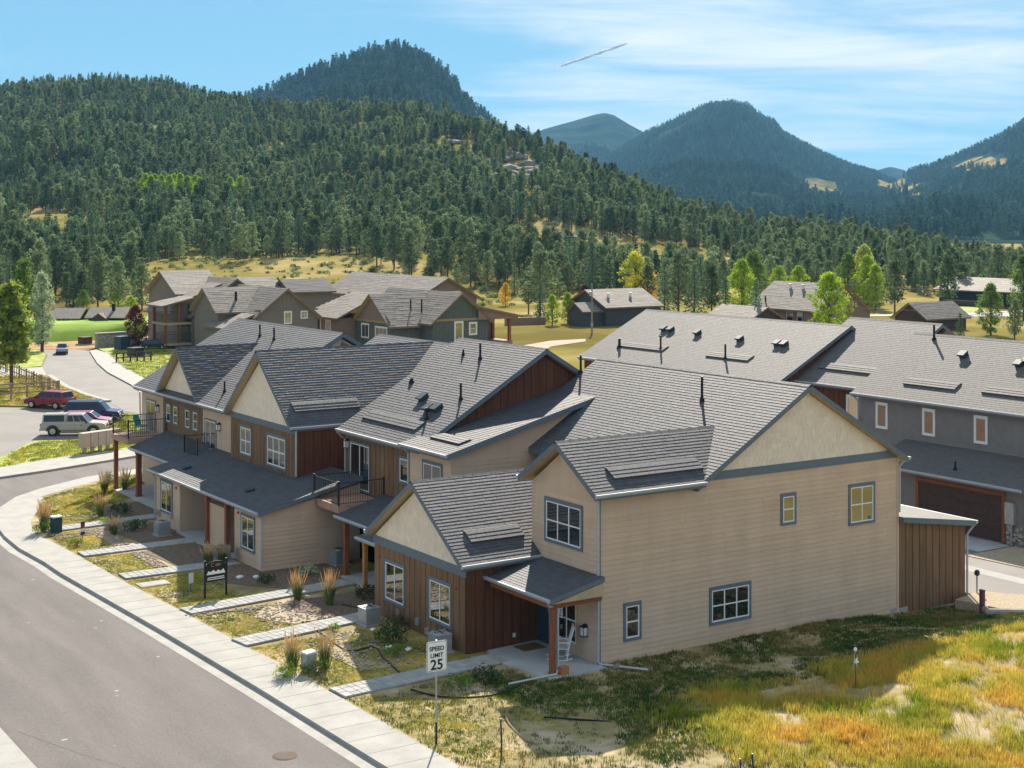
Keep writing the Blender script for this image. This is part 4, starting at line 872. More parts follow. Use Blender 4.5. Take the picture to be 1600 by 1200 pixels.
# condominium with sage gables
cA = thing('condominium', 'sage green condominium with ochre trim, two gables and corner timber porch', 'condominium', (56, 106, 0), world=True)
gabX(cA, 49, 60, 104.5, 112.9, -.2, 3.55, 6.65, m_green); gabY(cA, 52.9, 60.1, 102, 118, -.2, 3.9, 6.85, m_green, wname='south_wall', xp=56.5)
body(cA, [bx_(46.9, 53, 112.9, 121.5, -.2, 3.7)], m_clay, 'wing_wall'); far_roof(cA, (46.4, 122, 3.75), (46.4, 112.4, 3.75), (52, 119.5, 6.4), (52, 112.4, 6.4)); far_roof(cA, (57.6, 112.4, 3.75), (57.6, 122, 3.75), (52, 112.4, 6.4), (52, 119.5, 6.4)); far_roof(cA, (57.6, 122, 3.75), (46.4, 122, 3.75), (52.1, 119.5, 6.4), (52, 119.5, 6.4))
boards(cA, (53.0, 102, 0), FY, 7.0, .2, 3.7, m_green, back=False, w=.4); boards(cA, (53.0, 102, 0), FY, 7.0, 3.95, 6.6, m_green, back=False, w=.4, top=lambda x: 6.6 - .82 * abs(x - 3.5)); boards(cA, (49.0, 104.5, 0), FY, 3.9, .2, 3.4, m_green, back=False, w=.4)
band(cA, (52.9, 102, 0), FY, 0, 7.2, 3.72, 3.98, .08, m_tantrim); band(cA, (49, 112.9, 0), FX, 0, 8.4, 3.45, 3.7, .08, m_tantrim); gable_shakes(cA, (49, 112.9, 0), FX, 8.4, 3.7, 6.4, m_clay, ex=.4, sw=.6); boards(cA, (49, 112.9, 0), FX, 8.4, .2, 3.4, m_green, back=False, w=.42)
window(cA, (53.0, 102, 0), FY, 2.8, 3.7, 1.6, 3.5, 1, 1, tm=m_white, trim=.14); window(cA, (53.0, 102, 0), FY, 4.7, 5.5, 2.2, 3.35, 1, 2, tm=m_white, trim=.14)
window(cA, (49, 112.9, 0), FX, 1.7, 3.3, 1.7, 3.1, 2, 1, tm=m_white, trim=.12); window(cA, (49, 112.9, 0), FX, 5.0, 7.6, 1.5, 2.95, 3, 1, tm=m_white, trim=.12)
window(cA, (46.9, 121.5, 0), FX, 2.0, 3.9, 1.9, 3.4, 2, 1, tm=m_white, trim=.12); window(cA, (46.9, 121.5, 0), FX, 5.4, 6.5, 1.8, 3.3, 2, 1, tm=m_white, trim=.12)
b = MB(); b.box(60.2, 102, -.2, 63.4, 106, 1.25); b.build('porch_base', m_clay, cA); post(cA, 63.1, 102.2, 1.25, 3.7, .3); post(cA, 63.1, 105.7, 1.25, 3.7, .3); b = MB(); b.box(60.1, 105.8, 1.25, 63.2, 106, 3.9); b.build('porch_back_wall', m_clay, cA)
far_roof(cA, (64.4, 101.3, 4.05), (64.4, 107, 4.05), (58.2, 101.3, 5.35), (58.2, 107, 5.35)); b = MB(); b.prism([(58.6, 101.6, 3.75), (63.9, 101.6, 3.75), (63.9, 101.6, 3.95), (58.6, 101.6, 5.05)], (0, .2, 0)); b.build('porch_gable', m_clay, cA)
for x, y in ((52.5, 106.2), (53.4, 105.3)):
    b = MB(); b.tube([(x, y, 4.5), (x, y, 6.1)], .09, 6); b.build('vent_pipe', m_black, cA)
# condominium behind the second ridge
cB = thing('condominium', 'taupe condominium with board gable and one dark window, centre of the condominium group', 'condominium', (40, 116, 0), world=True)
gabY(cB, 36.2, 43.8, 112, 126, -.2, 4.35, 7.35, m_taupe, xp=40); gabX(cB, 33.6, 40, 116, 123, -.2, 5.0, 7.3, m_taupe, wname='west_wing_wall')
boards(cB, (36.3, 112, 0), FY, 7.4, 5.1, 7.2, m_taupe, back=False, w=.45, top=lambda x: 7.0 - .79 * abs(x - 3.7)); band(cB, (36.2, 112, 0), FY, 0, 7.6, 4.85, 5.05, .06, m_taupe)
window(cB, (36.2, 112, 0), FY, 3.6, 4.35, 3.5, 4.7, 2, 1, tm=m_white, trim=.1); window(cB, (36.2, 112, 0), FY, 5.6, 6.3, 4.0, 4.7, 2, 2, tm=m_white, trim=.08)
b = MB(); b.tube([(36.3, 117.4, 5.2), (36.3, 117.4, 6.9)], .16, 8); b.build('flue', m_black, cB)
for q in ((33.8, 112.5, 1.2),):
    body(cB, [bx_(32.8, 36.3, 112.2, 118, -.2, 3.3)], m_taupe, 'stair_wall'); far_roof(cB, (32.4, 118.3, 3.2), (32.4, 111.9, 3.2), (36.2, 118.3, 4.6), (36.2, 111.9, 4.6))
# tall condominium with stacked balconies
cC = thing('condominium', 'tall three storey condominium with stacked balconies on timber posts, leftmost of the group', 'condominium', (40, 132, 0), world=True)
gabY(cC, 34.5, 46, 126, 141, -.2, 4.0, 8.0, m_taupe, xp=39.9); gabX(cC, 34.6, 40, 131, 141, -.2, 6.3, 8.7, m_taupe, wname='west_wing_wall')
far_roof(cC, (33.2, 131, 5.2), (33.2, 127, 5.2), (38.6, 131, 7.4), (38.6, 127, 7.4)); body(cC, [([(33.6, 127.2, 2.5), (38, 127.2, 2.5), (38, 127.2, 6.9), (33.6, 127.2, 5.1)], (0, 3.6, 0))], m_taupe, 'shed_dormer_wall')
for z in (.6, 3.0):
    b = MB(); b.box(31.2, 126.2, z - .25, 34.6, 130.4, z); bo = b.build('balcony', m_soff, cC); railing(cC, [(34.4, 126.3), (31.3, 126.3), (31.3, 130.3), (34.4, 130.3)], z, z + 1.05, step=.18)
    b = MB(); b.box(34.42, 126.9, z, 34.48, 129.5, z + 2.1); b.build('balcony_shade_panel', m_black, cC)  # black panel painting the deep shade behind the balcony
far_roof(cC, (30.7, 131, 5.0), (30.7, 125.7, 5.0), (34.6, 131, 5.9), (34.6, 125.7, 5.9))
for x, y in ((31.4, 126.4), (31.4, 130.2), (33.0, 126.4)): post(cC, x, y, -.2, 5.0, .28, foot=False)
window(cC, (34.6, 126, 0), FY, 1.2, 2.2, 2.6, 3.7, 2, 1, trim=.1); window(cC, (34.6, 126, 0), FY, 3.4, 4.2, 1.2, 2.4, 1, 1, trim=.1)
cD = thing('condominium', 'condominium roof ridge rising behind the sage green condominium', 'condominium', (70, 140, 0), world=True)
gabY(cD, 64.5, 73.5, 126, 152, -.2, 5.0, 7.5, m_clay, xp=69)
cE = thing('condominium', 'low condominium with a dark blue black roof at the back of the group', 'condominium', (55, 144, 0), world=True)
gabX(cE, 53.6, 59.4, 140, 145.5, -.2, 5.7, 7.05, m_taupe, mat=m_dkroof); gabX(cE, 48.6, 53.2, 142.5, 148.5, -.2, 5.7, 7.3, m_taupe, wname='west_wing_wall')
# houses beyond the golden field
hg = thing('house', 'small dark grey house with pale roof behind the utility pole', 'house', (101, 134, 0), world=True)
gabX(hg, 97.4, 107, 129.6, 139, -.2, 2.75, 4.9, m_dkgrey := M('dark_grey_siding', (.075, .075, .08), .8, .08), .5); gabX(hg, 94.0, 97.6, 130.5, 134, -.2, 2.2, 3.2, m_dkgrey, .35, wname='annex_wall')
for x in (99.5, 103.5): b = MB(); b.lathe([(.2, 0), (.2, .7), (.26, .72), (.26, .8)], (x, 132, 3.6), 8); b.build('roof_vent', m_white, hg)
ht_ = thing('house', 'tan roofed brown house between the lime trees with purple brown side wing', 'house', (118, 111, 0), world=True)
gabY(ht_, 113.9, 124, 104.8, 117.5, -.2, 3.05, 6.25, m_clay, .5, xp=118.6); m_purp = M('plum_siding', (.075, .05, .055), .8, .1)
gabY(ht_, 105.5, 111, 108.5, 117, -.2, 1.9, 3.3, m_purp, .4, wname='side_wing_wall')
window(ht_, (113.85, 117, 0), FX, 6.5, 7.8, 1.0, 2.4, 1, 1); window(ht_, (113.85, 117, 0), FX, 8.6, 9.6, 1.0, 2.4, 1, 1)
for y in (113.5, 111.0): b = MB(); b.lathe([(.2, 0), (.2, .8), (.28, .82), (.28, .9)], (117.4, y, 5.1), 8); b.build('roof_vent', m_white, ht_)
b = MB(); b.lathe([(.12, 0), (.12, 1.0)], (114.6, 115.5, 3.3), 8); b.build('roof_vent', m_black, ht_)
hs = thing('shed', 'small brown gabled shed right of the big lime tree', 'shed', (129, 99, 0), world=True); gabX(hs, 127, 135, 97.5, 103, -.2, 1.9, 3.7, m_dkbr, .5); 
hf = thing('house', 'dark blue house under a wide pale grey roof beyond the far drive', 'house', (186, 133, 0), world=True)
gabY(hf, 181, 193, 124, 142, -.2, 2.85, 4.65, M('navy_siding', (.03, .04, .055), .8, .1), .8, xp=187)
body(hf, [bx_(178.5, 181, 128, 139, -.2, .9)], m_dkbr, 'porch_wall')
def bpt(px, d): return world_xy0(px, d)
def world_xy0(px, d): u_ = (px - 800) / 2336.0; return CX + d * (VS + u_ * VC), CY + d * (VC - u_ * VS)
for nm, a_, c_, hh, lab in (('barn', 82, 122, 2.1, 'long dark barn with pale windows above the green field, left of round bush'), ('barn', 138, 192, 2.2, 'brown barn with small front gable above the green field, right of round bush')):
    p = world_xy0(a_, 197); q = world_xy0(c_, 197); L_ = math.hypot(q[0] - p[0], q[1] - p[1]); rz_ = math.atan2(q[1] - p[1], q[0] - p[0])
    t = thing(nm, lab, 'barn', (p[0], p[1], 0), rz_)
    b = MB(); b.prism([(0, 0, -.2), (0, 5, -.2), (0, 5, hh - .1), (0, 2.5, hh + .75), (0, 0, hh - .1)], (L_, 0, 0)); b.build('wall', m_dkbr, t)
    for s_ in (0, 1):
        y0, y1 = ((-.5, 2.5), (5.5, 2.5))[s_]; b = MB(); b.add([(-.4, y0, hh - .25), (L_ + .4, y0, hh - .25), (L_ + .4, y1, hh + .98), (-.4, y1, hh + .98), (-.4, y0, hh - .13), (L_ + .4, y0, hh - .13), (L_ + .4, y1, hh + 1.1), (-.4, y1, hh + 1.1)], [(0, 1, 2, 3), (7, 6, 5, 4), (0, 4, 5, 1), (1, 5, 6, 2), (2, 6, 7, 3), (3, 7, 4, 0)]); b.build('roof', m_shin3, t)
    if a_ == 82:
        for k in range(5): b = MB(); b.box(.4 + k * .62, -.06, .9, .8 + k * .62, 0, 1.8); b.build('window', m_lamp, t)
    else:
        b = MB(); b.prism([(.3, -1.2, -.2), (3.0, -1.2, -.2), (3.0, -1.2, 1.7), (1.65, -1.2, 2.7), (.3, -1.2, 1.7)], (0, 2, 0)); b.build('front_gable', m_dkbr, t); b = MB(); b.box(L_ * .6, 1.4, hh + .3, L_ * .6 + .4, 1.8, hh + 1.6); b.build('flue', m_black, t)
fw = thing('wall', 'long low tan wall at the edge of the golden field', 'wall', (*(89.38, 140.12), 0)); p, q = Vector((86.39, 138.91)), Vector((92.71, 137.94)); d_ = q - p; b = MB(); n_ = Vector((-d_.y, d_.x)).normalized() * .4; o_ = Vector(fw.location[:2])
b.prism([(*(p - o_), -.2), (*(q - o_), -.2), (*(q - o_ + n_), -.2), (*(p - o_ + n_), -.2)], (0, 0, 1.1)); b.build('wall_body', m_clay, fw)
sheet('far_drive', [(145.26, 128.16), (157.56, 124.01), (169.86, 122.02), (192.87, 119.88), (174.82, 106.89), (159.21, 113.36), (152.53, 119.60), (142.91, 125.89)], -.1, m_conc)
sheet('far_mound', [(154.53, 127.98), (168.02, 121.17), (178.21, 129.48), (177.27, 136.99), (167.21, 136.68)], -.09, m_lawn2)
sheet('dirt_track', [(66.97, 107.57), (76.15, 112.86), (81.60, 112.92), (79.23, 109.66), (71.28, 105.83), (60.48, 93.24), (53.02, 74.64), (50.74, 76.13), (58.46, 94.57)], -.11, m_dirt)

# ------------------------------------------------------------------ trees
def leafquads(b, c, r, n, size, flat=0.0, mi=0, t=0.5, rng=random):
    """n leaf-sized faces spread in a clump of radius r round c"""
    for _ in range(n):
        while True:
            d = Vector((rng.uniform(-1, 1), rng.uniform(-1, 1), rng.uniform(-1, 1)))
            if d.length < 1: break
        p = c + Vector((d.x * r, d.y * r, d.z * r * (1 - flat))); s = size * rng.uniform(.6, 1.25)
        a = Vector((rng.gauss(0, 1), rng.gauss(0, 1), rng.gauss(0, 1))).normalized(); q = a.orthogonal().normalized(); w = a.cross(q)
        k = rng.uniform(0, 6.28); e1 = (q * math.cos(k) + w * math.sin(k)) * s; e2 = (w * math.cos(k) - q * math.sin(k)) * s * rng.uniform(.4, .8)
        b.add([p - e1, p - e2 * .8 + e1 * .1, p + e1, p + e2 * .8 + e1 * .1], [(0, 1, 2, 3)], mi, min(1, max(0, t + rng.uniform(-.18, .18))))
def pine_shapes(seed, H=10, kind='pine', dens=1.0):
    """crown and trunk meshes of one conifer, foot at the origin"""
    rg = random.Random(seed); tr = MB(); cr = MB()
    lean = (rg.uniform(-.02, .02) * H, rg.uniform(-.02, .02) * H)
    tr.tube([(0, 0, -.4), (lean[0] * .3, lean[1] * .3, H * .35), (lean[0] * .7, lean[1] * .7, H * .7), (lean[0], lean[1], H * .97)], H * .020, 7, r1=H * .004)
    if kind == 'pine':
        base = rg.uniform(.14, .30); N = int(92 * dens); rg0 = rg.uniform(.25, .34)
        for i in range(N):
            h = base + (1 - base) * (i + rg.random()) / N; f = (h - base) / (1 - base)
            R = H * rg0 * (1 - f * .93) ** .55 * (.5 + .5 * min(1, f / .22)) * rg.uniform(.45, 1.15) * (1 + .28 * math.sin(i * 2.39996 + seed))
            a = i * 2.39996 + rg.uniform(-.5, .5); rad = R * rg.uniform(.45, 1.0); c = Vector((math.cos(a) * rad + lean[0] * h, math.sin(a) * rad + lean[1] * h, h * H + rg.uniform(-.03, .03) * H))
            if i % 3 == 0: tr.tube([(lean[0] * h, lean[1] * h, h * H - .05 * H), tuple(c)], H * .005, 4, r1=H * .002, cap=False)
            leafquads(cr, c, H * .066 * rg.uniform(.7, 1.25), int(14 * dens) + 2, H * .029, .35, 0, .25 + .5 * rg.random(), rg)
    else:
        base = .05; T = int(17 * dens) + 4
        for k in range(T):
            f = k / T; h = base + (1 - base) * f; R = H * .215 * (1 - f) ** .85 * rg.uniform(.85, 1.12) + H * .012
            nb = max(4, int(11 * (1 - f) * dens) + 3)
            for j in range(nb):
                a = 6.283 * j / nb + k * .7 + rg.uniform(-.25, .25); R2 = R * rg.uniform(.75, 1.1)
                for q in (.45, .8, 1.0):
                    c = Vector((math.cos(a) * R2 * q, math.sin(a) * R2 * q, H * h - R2 * q * .35)); leafquads(cr, c, H * .028, 3, H * .027, .4, 0, .3 + .4 * rg.random(), rg)
        leafquads(cr, Vector((0, 0, H * .985)), H * .02, 6, H * .018, -.5, 0, .5, rg)
    return cr, tr
def decid_shapes(seed, H=9, wid=.34, base=.12, n=120, per=22, size=.16, sh='round'):
    rg = random.Random(seed); tr = MB(); cr = MB()
    tr.tube([(0, 0, -.3), (0, 0, H * .2), (H * .01, 0, H * .45), (0, H * .01, H * .8)], H * .024, 8, r1=H * .006)
    for i in range(n):
        h = base + (1 - base) * rg.random() ** .9; f = (h - base) / (1 - base)
        prof = math.sin(math.pi * min(1, (f * .86 + .12))) ** .7 if sh == 'round' else (math.sin(math.pi * min(1, f * .80 + .18)) ** .9)
        R = H * wid * prof * rg.uniform(.55, 1.08); a = rg.uniform(0, 6.283); rad = R * math.sqrt(rg.uniform(.25, 1)); c = Vector((math.cos(a) * rad, math.sin(a) * rad, h * H))
        if i % 6 == 0: tr.tube([(0, 0, h * H * .7), (c.x * .5, c.y * .5, h * H * .88), tuple(c)], H * .007, 4, r1=H * .002, cap=False)
        leafquads(cr, c, H * .055 * rg.uniform(.7, 1.4), per, size, .1, 0, .2 + .6 * rg.random(), rg)
    return cr, tr
PINES = []
for i in range(5):
    c, t = pine_shapes(100 + i, 10 * (1, .9, 1.05, .82, .95)[i], 'pine'); PINES.append((c.mesh('crown', m_needle), t.mesh('trunk', m_bark)))
for i in range(2):
    c, t = pine_shapes(200 + i, 10, 'spruce', .8); PINES.append((c.mesh('crown', m_needle2), t.mesh('trunk', m_bark)))
def joined(cm, tm, name):
    """one loose mesh of crown and trunk, for instancing"""
    bm = bmesh.new(); bm.from_mesh(cm); n0 = len(bm.faces); bm.from_mesh(tm); bm.faces.ensure_lookup_table()
    for k in range(n0, len(bm.faces)): bm.faces[k].material_index = 1
    me = bpy.data.meshes.new(name); bm.to_mesh(me); bm.free(); me.materials.append(cm.materials[0]); me.materials.append(tm.materials[0]); return loose(me, name)
LOOSE_P = [joined(c, t, 'conifer_%s' % 'abcdefg'[i]) for i, (c, t) in enumerate(PINES)]
LOW_P = []
def low_pine(seed, H=10):
    rg = random.Random(seed); cr = MB(); tr = MB(); tr.tube([(0, 0, -.5), (0, 0, H * .7)], H * .02, 5, r1=H * .008)
    for i in range(30):
        f = (i + rg.random()) / 30; R = H * .27 * (1 - f) ** .6; a = i * 2.4; c = Vector((math.cos(a) * R * .6, math.sin(a) * R * .6, H * (.12 + .86 * f)))
        leafquads(cr, c, H * .07, 3, H * .085, .3, 0, .2 + .6 * rg.random(), rg)
    return cr, tr
for i in range(3):
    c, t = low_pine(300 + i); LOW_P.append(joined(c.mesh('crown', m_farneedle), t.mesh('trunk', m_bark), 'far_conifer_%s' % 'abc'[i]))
# where the forest begins, by bearing (metres along the line of sight)
_eb = bear([-200, 0, 120, 205, 225, 260, 300, 330, 380, 430, 470, 510, 560, 600, 640, 690, 740, 790, 850, 1000, 1200, 1600, 2000])
_ed = np.array([246, 248, 250, 262, 318, 345, 372, 372, 338, 330, 338, 368, 346, 330, 326, 322, 312, 296, 290, 286, 290, 300, 300])
def world_xy(u, d): return CX + d * (VS + u * VC), CY + d * (VC - u * VS)
def forest_points(n, ulo, uhi, dlo, dhi, seed):
    rg = np.random.default_rng(seed); d = np.sqrt(rg.uniform(dlo ** 2, dhi ** 2, n)); u = rg.uniform(ulo, uhi, n); return u, d
u, d = forest_points(36000, -.42, .42, 246, 980, 11)
dr_ = np.interp(u, _b, _dr); ed_ = np.interp(u, _eb, _ed)
x, y = world_xy(u, d)
clump = np.array([noise.noise((a / 34, b / 34, 0)) for a, b in zip(x, y)]); gapn = np.array([noise.noise((a / 60, b / 60, 7)) for a, b in zip(x, y)])
# a thin edge of scattered trees, rocky openings near the shoulder of the hill
rocky = np.exp(-((u - bear(800)) / .035) ** 2 - ((d - 560) / 75.0) ** 2)
keep = (d > ed_ - 6 + clump * 16) & (d < dr_ + 30) & (gapn < .30) & (RNG.random(len(u)) > rocky * 1.1)
edge = sstep(0, 45, d - ed_); keep &= RNG.random(len(u)) < .35 + .65 * edge
# trees do not grow through each other: thin to one per cell
cell = {}; kk = []
for i in np.where(keep)[0]:
    s = 3.4; c = (int(x[i] // s), int(y[i] // s))
    if c in cell: continue
    cell[c] = 1; kk.append(i)
kk = np.array(kk); u, d, x, y = u[kk], d[kk], x[kk], y[kk]
z = terrain(x, y)
order = np.argsort(d); u, d, x, y, z = [a[order] for a in (u, d, x, y, z)]
nT = len(u)
mixn = np.array([noise.noise((a / 80, b / 80, 3)) for a, b in zip(x, y)])
ix = np.where(RNG.random(nT) < .12 + .5 * sstep(-.1, .35, mixn) * (u < bear(420)), RNG.integers(5, 7, nT), RNG.integers(0, 5, nT))
sc = (.48 + .60 * RNG.random(nT) ** .9) * np.where(ix >= 5, 1.0, .95) * (1 - .22 * sstep(bear(700), bear(1300), u)); rz = RNG.uniform(0, 6.28, nT)
# the 300 nearest stand as separate trees
inview = np.where((u > bear(-25)) & (u < bear(1625)))[0][:300]; near = set(int(i) for i in inview)
LAB = {0: 'grey green ponderosa pine at the lower edge of the hillside forest', 1: 'dark blue green spruce at the lower edge of the hillside forest'}
for i in sorted(near):
    k = int(ix[i]); t = thing('pine_tree' if k < 5 else 'spruce_tree', LAB[0 if k < 5 else 1], 'tree', (x[i], y[i], z[i]), rz[i], 'pines at the foot of the hill' if k < 5 else 'spruces at the foot of the hill')
    t.scale = (sc[i],) * 3; put('crown', PINES[k][0], t); put('trunk', PINES[k][1], t)
rest = np.array([i for i in range(nT) if i not in near])
scatter('forest', LOOSE_P, np.column_stack([x, y, z])[rest], rz[rest], sc[rest], ix[rest].astype(int))
# forest on the mountains beyond
u2, d2 = forest_points(95000, -.40, .40, 980, 3750, 12); x2, y2 = world_xy(u2, d2); z2_ = terrain(x2, y2)
g2 = np.array([noise.noise((a / 160, b / 160, 5)) for a, b in zip(x2, y2)])
k2 = (z2_ > 2) & (g2 < .36)
# pale grassy clearings on the far slopes
def on_slope(px, el_):
    u_ = float(bear(px)); dd = np.arange(1200, 4400, 20.0); xx, yy = world_xy(np.full(len(dd), u_), dd); zz = terrain(xx, yy); k = np.where((zz - 14.9) / dd >= el_)[0]; k = k[0] if len(k) else 60
    return Vector((xx[k], yy[k], 0))
CLR = [[on_slope(1376, .0262), on_slope(1402, .0215), on_slope(1430, .0165), on_slope(1452, .0135)], [on_slope(1282, .0240), on_slope(1293, .0190), on_slope(1300, .0145)], [on_slope(1500, .0365), on_slope(1545, .0355), on_slope(1590, .0350)]]
for L_ in CLR:
    cb_ = MB(); rows_ = []
    for a_, c_ in zip(L_[:-1], L_[1:]):
        for q in range(6):
            p_ = a_.lerp(c_, q / 6); w_ = random.uniform(16, 38); t_ = Vector((-(c_ - a_).y, (c_ - a_).x, 0)).normalized(); rows_.append([p_ + t_ * w_ * f for f in (-1, -.33, .33, 1)])
    vs_ = [p for r_ in rows_ for p in r_]; zs_ = terrain([p.x for p in vs_], [p.y for p in vs_]) + 2.0
    cb_.add([(p.x, p.y, float(z_)) for p, z_ in zip(vs_, zs_)], [(r_ * 4 + k, r_ * 4 + k + 1, r_ * 4 + k + 5, r_ * 4 + k + 4) for r_ in range(len(rows_) - 1) for k in range(3)])
    o_ = cb_.build('mountain_clearing', m_terr, smooth=True, kind='structure')
    for p in [q for r_ in rows_ for q in r_[1:3]]: k2 &= (x2 - p.x) ** 2 + (y2 - p.y) ** 2 > 34 ** 2
x2, y2, z2_ = x2[k2], y2[k2], z2_[k2]; n2 = len(x2)
scatter('mountain_forest', LOW_P, np.column_stack([x2, y2, z2_]), RNG.uniform(0, 6.28, n2), RNG.uniform(.9, 1.6, n2), RNG.integers(0, 3, n2))
print('forest', nT, n2)

def tree(name, label, shapes, mats, loc, H, H0, group=None, rz=None):
    t = thing(name, label, 'tree', loc, random.uniform(0, 6) if rz is None else rz, group); t.scale = (H / H0,) * 3
    c, tr = shapes; put('crown', c if not isinstance(c, MB) else c.mesh('crown', mats[0]), t); put('trunk', tr if not isinstance(tr, MB) else tr.mesh('trunk', mats[1]), t); return t
def gz_(xy): return (xy[0], xy[1], float(terrain([xy[0]], [xy[1]])[0]))
# big trees at the left by the fence
tree('pine_tree', 'big green pine behind the rail fence, leftmost tree beside the far street', pine_shapes(5, 10, 'pine', 2.0), (M('sunlit_needles', (.19, .27, .04), .8, .3, .7, 0, c2=(.30, .36, .06), tr=.4, tint=.35), m_bark), (*(5.75, 95.25), 0), 9.2, 10)
tree('poplar_tree', 'tall poplar with silvery leaf tips behind the leftmost pine', decid_shapes(31, 10, .17, .10, 170, 26, .17, 'tall'), (m_silver, m_bark), (*(18.79, 131.86), 0), 8.8, 10)
tree('poplar_tree', 'green poplar behind the big left pine, partly hidden by it', decid_shapes(32, 10, .18, .08, 170, 26, .17, 'tall'), (m_leaf, m_bark), (*(17.31, 133.83), 0), 10.2, 10)
# row of trees behind the rear houses
limeA = decid_shapes(41, 9, .36, .05, 230, 30, .17); limeM = (limeA[0].mesh('crown', m_lime), limeA[1].mesh('trunk', m_bark))
leafA = decid_shapes(42, 9, .31, .07, 200, 28, .17, 'tall'); leafM = (leafA[0].mesh('crown', m_leaf), leafA[1].mesh('trunk', m_bark)); limeT = (limeM[0].copy(), limeM[1])
goldM = (leafA[0].mesh('crown', m_gold), leafM[1]); limeTall = (leafA[0].mesh('crown', m_lime), leafM[1]); paleM = (leafA[0].mesh('crown', M('pale_leaves', (.44, .47, .10), .7, .2, .6, 0, tr=.4, tint=.3)), leafM[1]); marM = (leafA[0].mesh('crown', m_maroon), leafM[1])
def at(px, dist, zz=None):
    uu = float(bear(px)); p = world_xy(uu, dist); return gz_(p)
tree('lime_tree', 'bright lime green round tree beside the tan roofed house', limeM, None, at(1296, 187), 8.3, 9)
tree('maple_tree', 'round green tree turning yellow behind the small grey house', decid_shapes(43, 9, .33, .2, 170, 28, .17), (M('turning_leaves', (.30, .40, .03), .7, .25, .35, 0, c2=(.60, .52, .04), tr=.45, tint=.3), m_bark), at(993, 268), 9.2, 9)
tree('maple_tree', 'golden orange tree tight against the yellowing round tree', goldM, None, at(1014, 272), 6.6, 9)
tree('aspen_tree', 'lime green aspen left of the tan roofed house', limeTall, None, at(1160, 222), 9.0, 9); tree('aspen_tree', 'yellow green taller aspen close behind its lime neighbour', leafM, None, at(1176, 240), 9.8, 9)
tree('spruce_tree', 'slim spruce just left of the tan roofed house', PINES[5], None, at(1181, 205), 7.2, 10); tree('spruce_tree', 'dark spruce left of the lime aspens', PINES[6], None, at(1133, 212), 7.4, 10)
for px, dd, hh, k, lab in ((1112, 226, 8.2, 0, 'full green pine between two spruces behind the pale rear roof'), (1085, 232, 8.8, 5, 'pointed spruce behind the middle of the pale rear roof'), (1060, 236, 9.4, 2, 'tall dark pine right of the golden tree'), (1038, 240, 9.0, 6, 'dark spruce next to the golden orange tree'),
                         (1012, 262, 8, 1, 'pine behind the golden orange tree'), (925, 276, 11.5, 6, 'tall dark spruce behind the utility pole'), (843, 236, 10.0, 0, 'dark pine left of the small grey house, tallest of its cluster'), (826, 240, 8.4, 3, 'bushy dark pine at the left of its cluster by the grey house'), (862, 246, 8.6, 4, 'olive pine right in the cluster by the grey house'), (845, 222, 6.0, 5, 'small blue spruce in front of the dark pine cluster')):
    tree('spruce_tree' if k >= 5 else 'pine_tree', lab, PINES[k], None, at(px, dd), hh, 10)
tree('aspen_tree', 'small lime aspen left of the grey house, the left one of two', limeTall, None, at(863, 214), 4.3, 9); tree('aspen_tree', 'small lime aspen nearer to the grey house, the right one of two', limeTall, None, at(887, 218), 4.4, 9)
tree('plum_tree', 'maroon leaved small tree against the grey house wall', marM, None, at(914, 226), 5.2, 9)
tree('aspen_tree', 'golden small tree showing between the pines near the timber porch', goldM, None, at(790, 262), 4.0, 9)
for px, dd, hh, sh, lab in ((1355, 255, 8.8, limeTall, 'lime poplar behind the brown shed roof, leftmost of the poplar row'), (1325, 262, 9.0, leafM, 'green poplar behind the lime round tree'), (1368, 250, 7.4, limeTall, 'short lime poplar in the poplar row'), (1350, 262, 10.4, paleM, 'pale yellow topped poplar behind the poplar row'), (1600, 225, 9.6, leafM, 'green tree cut by the right edge of the view, near the far drive'),
                            (1548, 196, 6.6, leafM, 'leafy green tree right of the dry field'), (1217, 285, 6.2, limeM, 'lime tree top above the ridge of the tan roofed house'), (1248, 287, 6.2, limeM, 'second lime tree top above the ridge of the tan roofed house, the right one')):
    tree('poplar_tree', lab, sh, None, at(px, dd), hh, 9)
for px, dd, hh, k, lab in ((1398, 236, 8.6, 0, 'dark round pine beside the lime poplar row'), (1481, 246, 10.2, 1, 'broad dark pine on the mound beside the far drive'), (1560, 292, 9.6, 2, 'dark pine behind the grey roofed far house'), (1503, 270, 9.0, 3, 'dark pine left of the grey roofed far house'), (1500, 178, 4.1, 5, 'sparse young spruce standing alone in the dry field'), (1585, 182, 5.6, 4, 'brownish pine at the right end of the rear roof')):
    tree('spruce_tree' if k >= 5 else 'pine_tree', lab, PINES[k], None, at(px, dd), hh, 10)
# pines round the meadow and the barns
for px, dd, hh, k, lab in ((185, 238, 8.6, 0, 'lone pine above the barn roofs, left of two'), (222, 250, 7.2, 2, 'lone pine on the track beside the meadow'), (252, 225, 5.2, 4, 'squat pine beside the tall condominium, right of two'), (243, 222, 5.0, 1, 'squat pine beside the tall condominium, left of two'), (262, 228, 6.0, 3, 'pine touching the tall condominium corner'),
                         (565, 250, 6.2, 3, 'pine behind the condominium ridge, leftmost of three'), (583, 252, 7.0, 0, 'pine behind the condominium ridge, middle of three'), (604, 250, 6.6, 4, 'pine behind the condominium ridge, rightmost of three'), (672, 262, 6.5, 2, 'pine on the meadow right of the three ridge pines')):
    tree('pine_tree', lab, PINES[k], None, at(px, dd), hh, 10)
for px, dd, hh, lab in ((130, 222, 4.6, 'round bluish green bush tree before the barn roof'), (180, 236, 3.6, 'lime green thicket right of the barns, left part'), (205, 232, 3.2, 'lime green thicket right of the barns, right part')):
    tree('willow_tree', lab, leafM if 'bluish' in lab else limeM, None, at(px, dd), hh, 9)
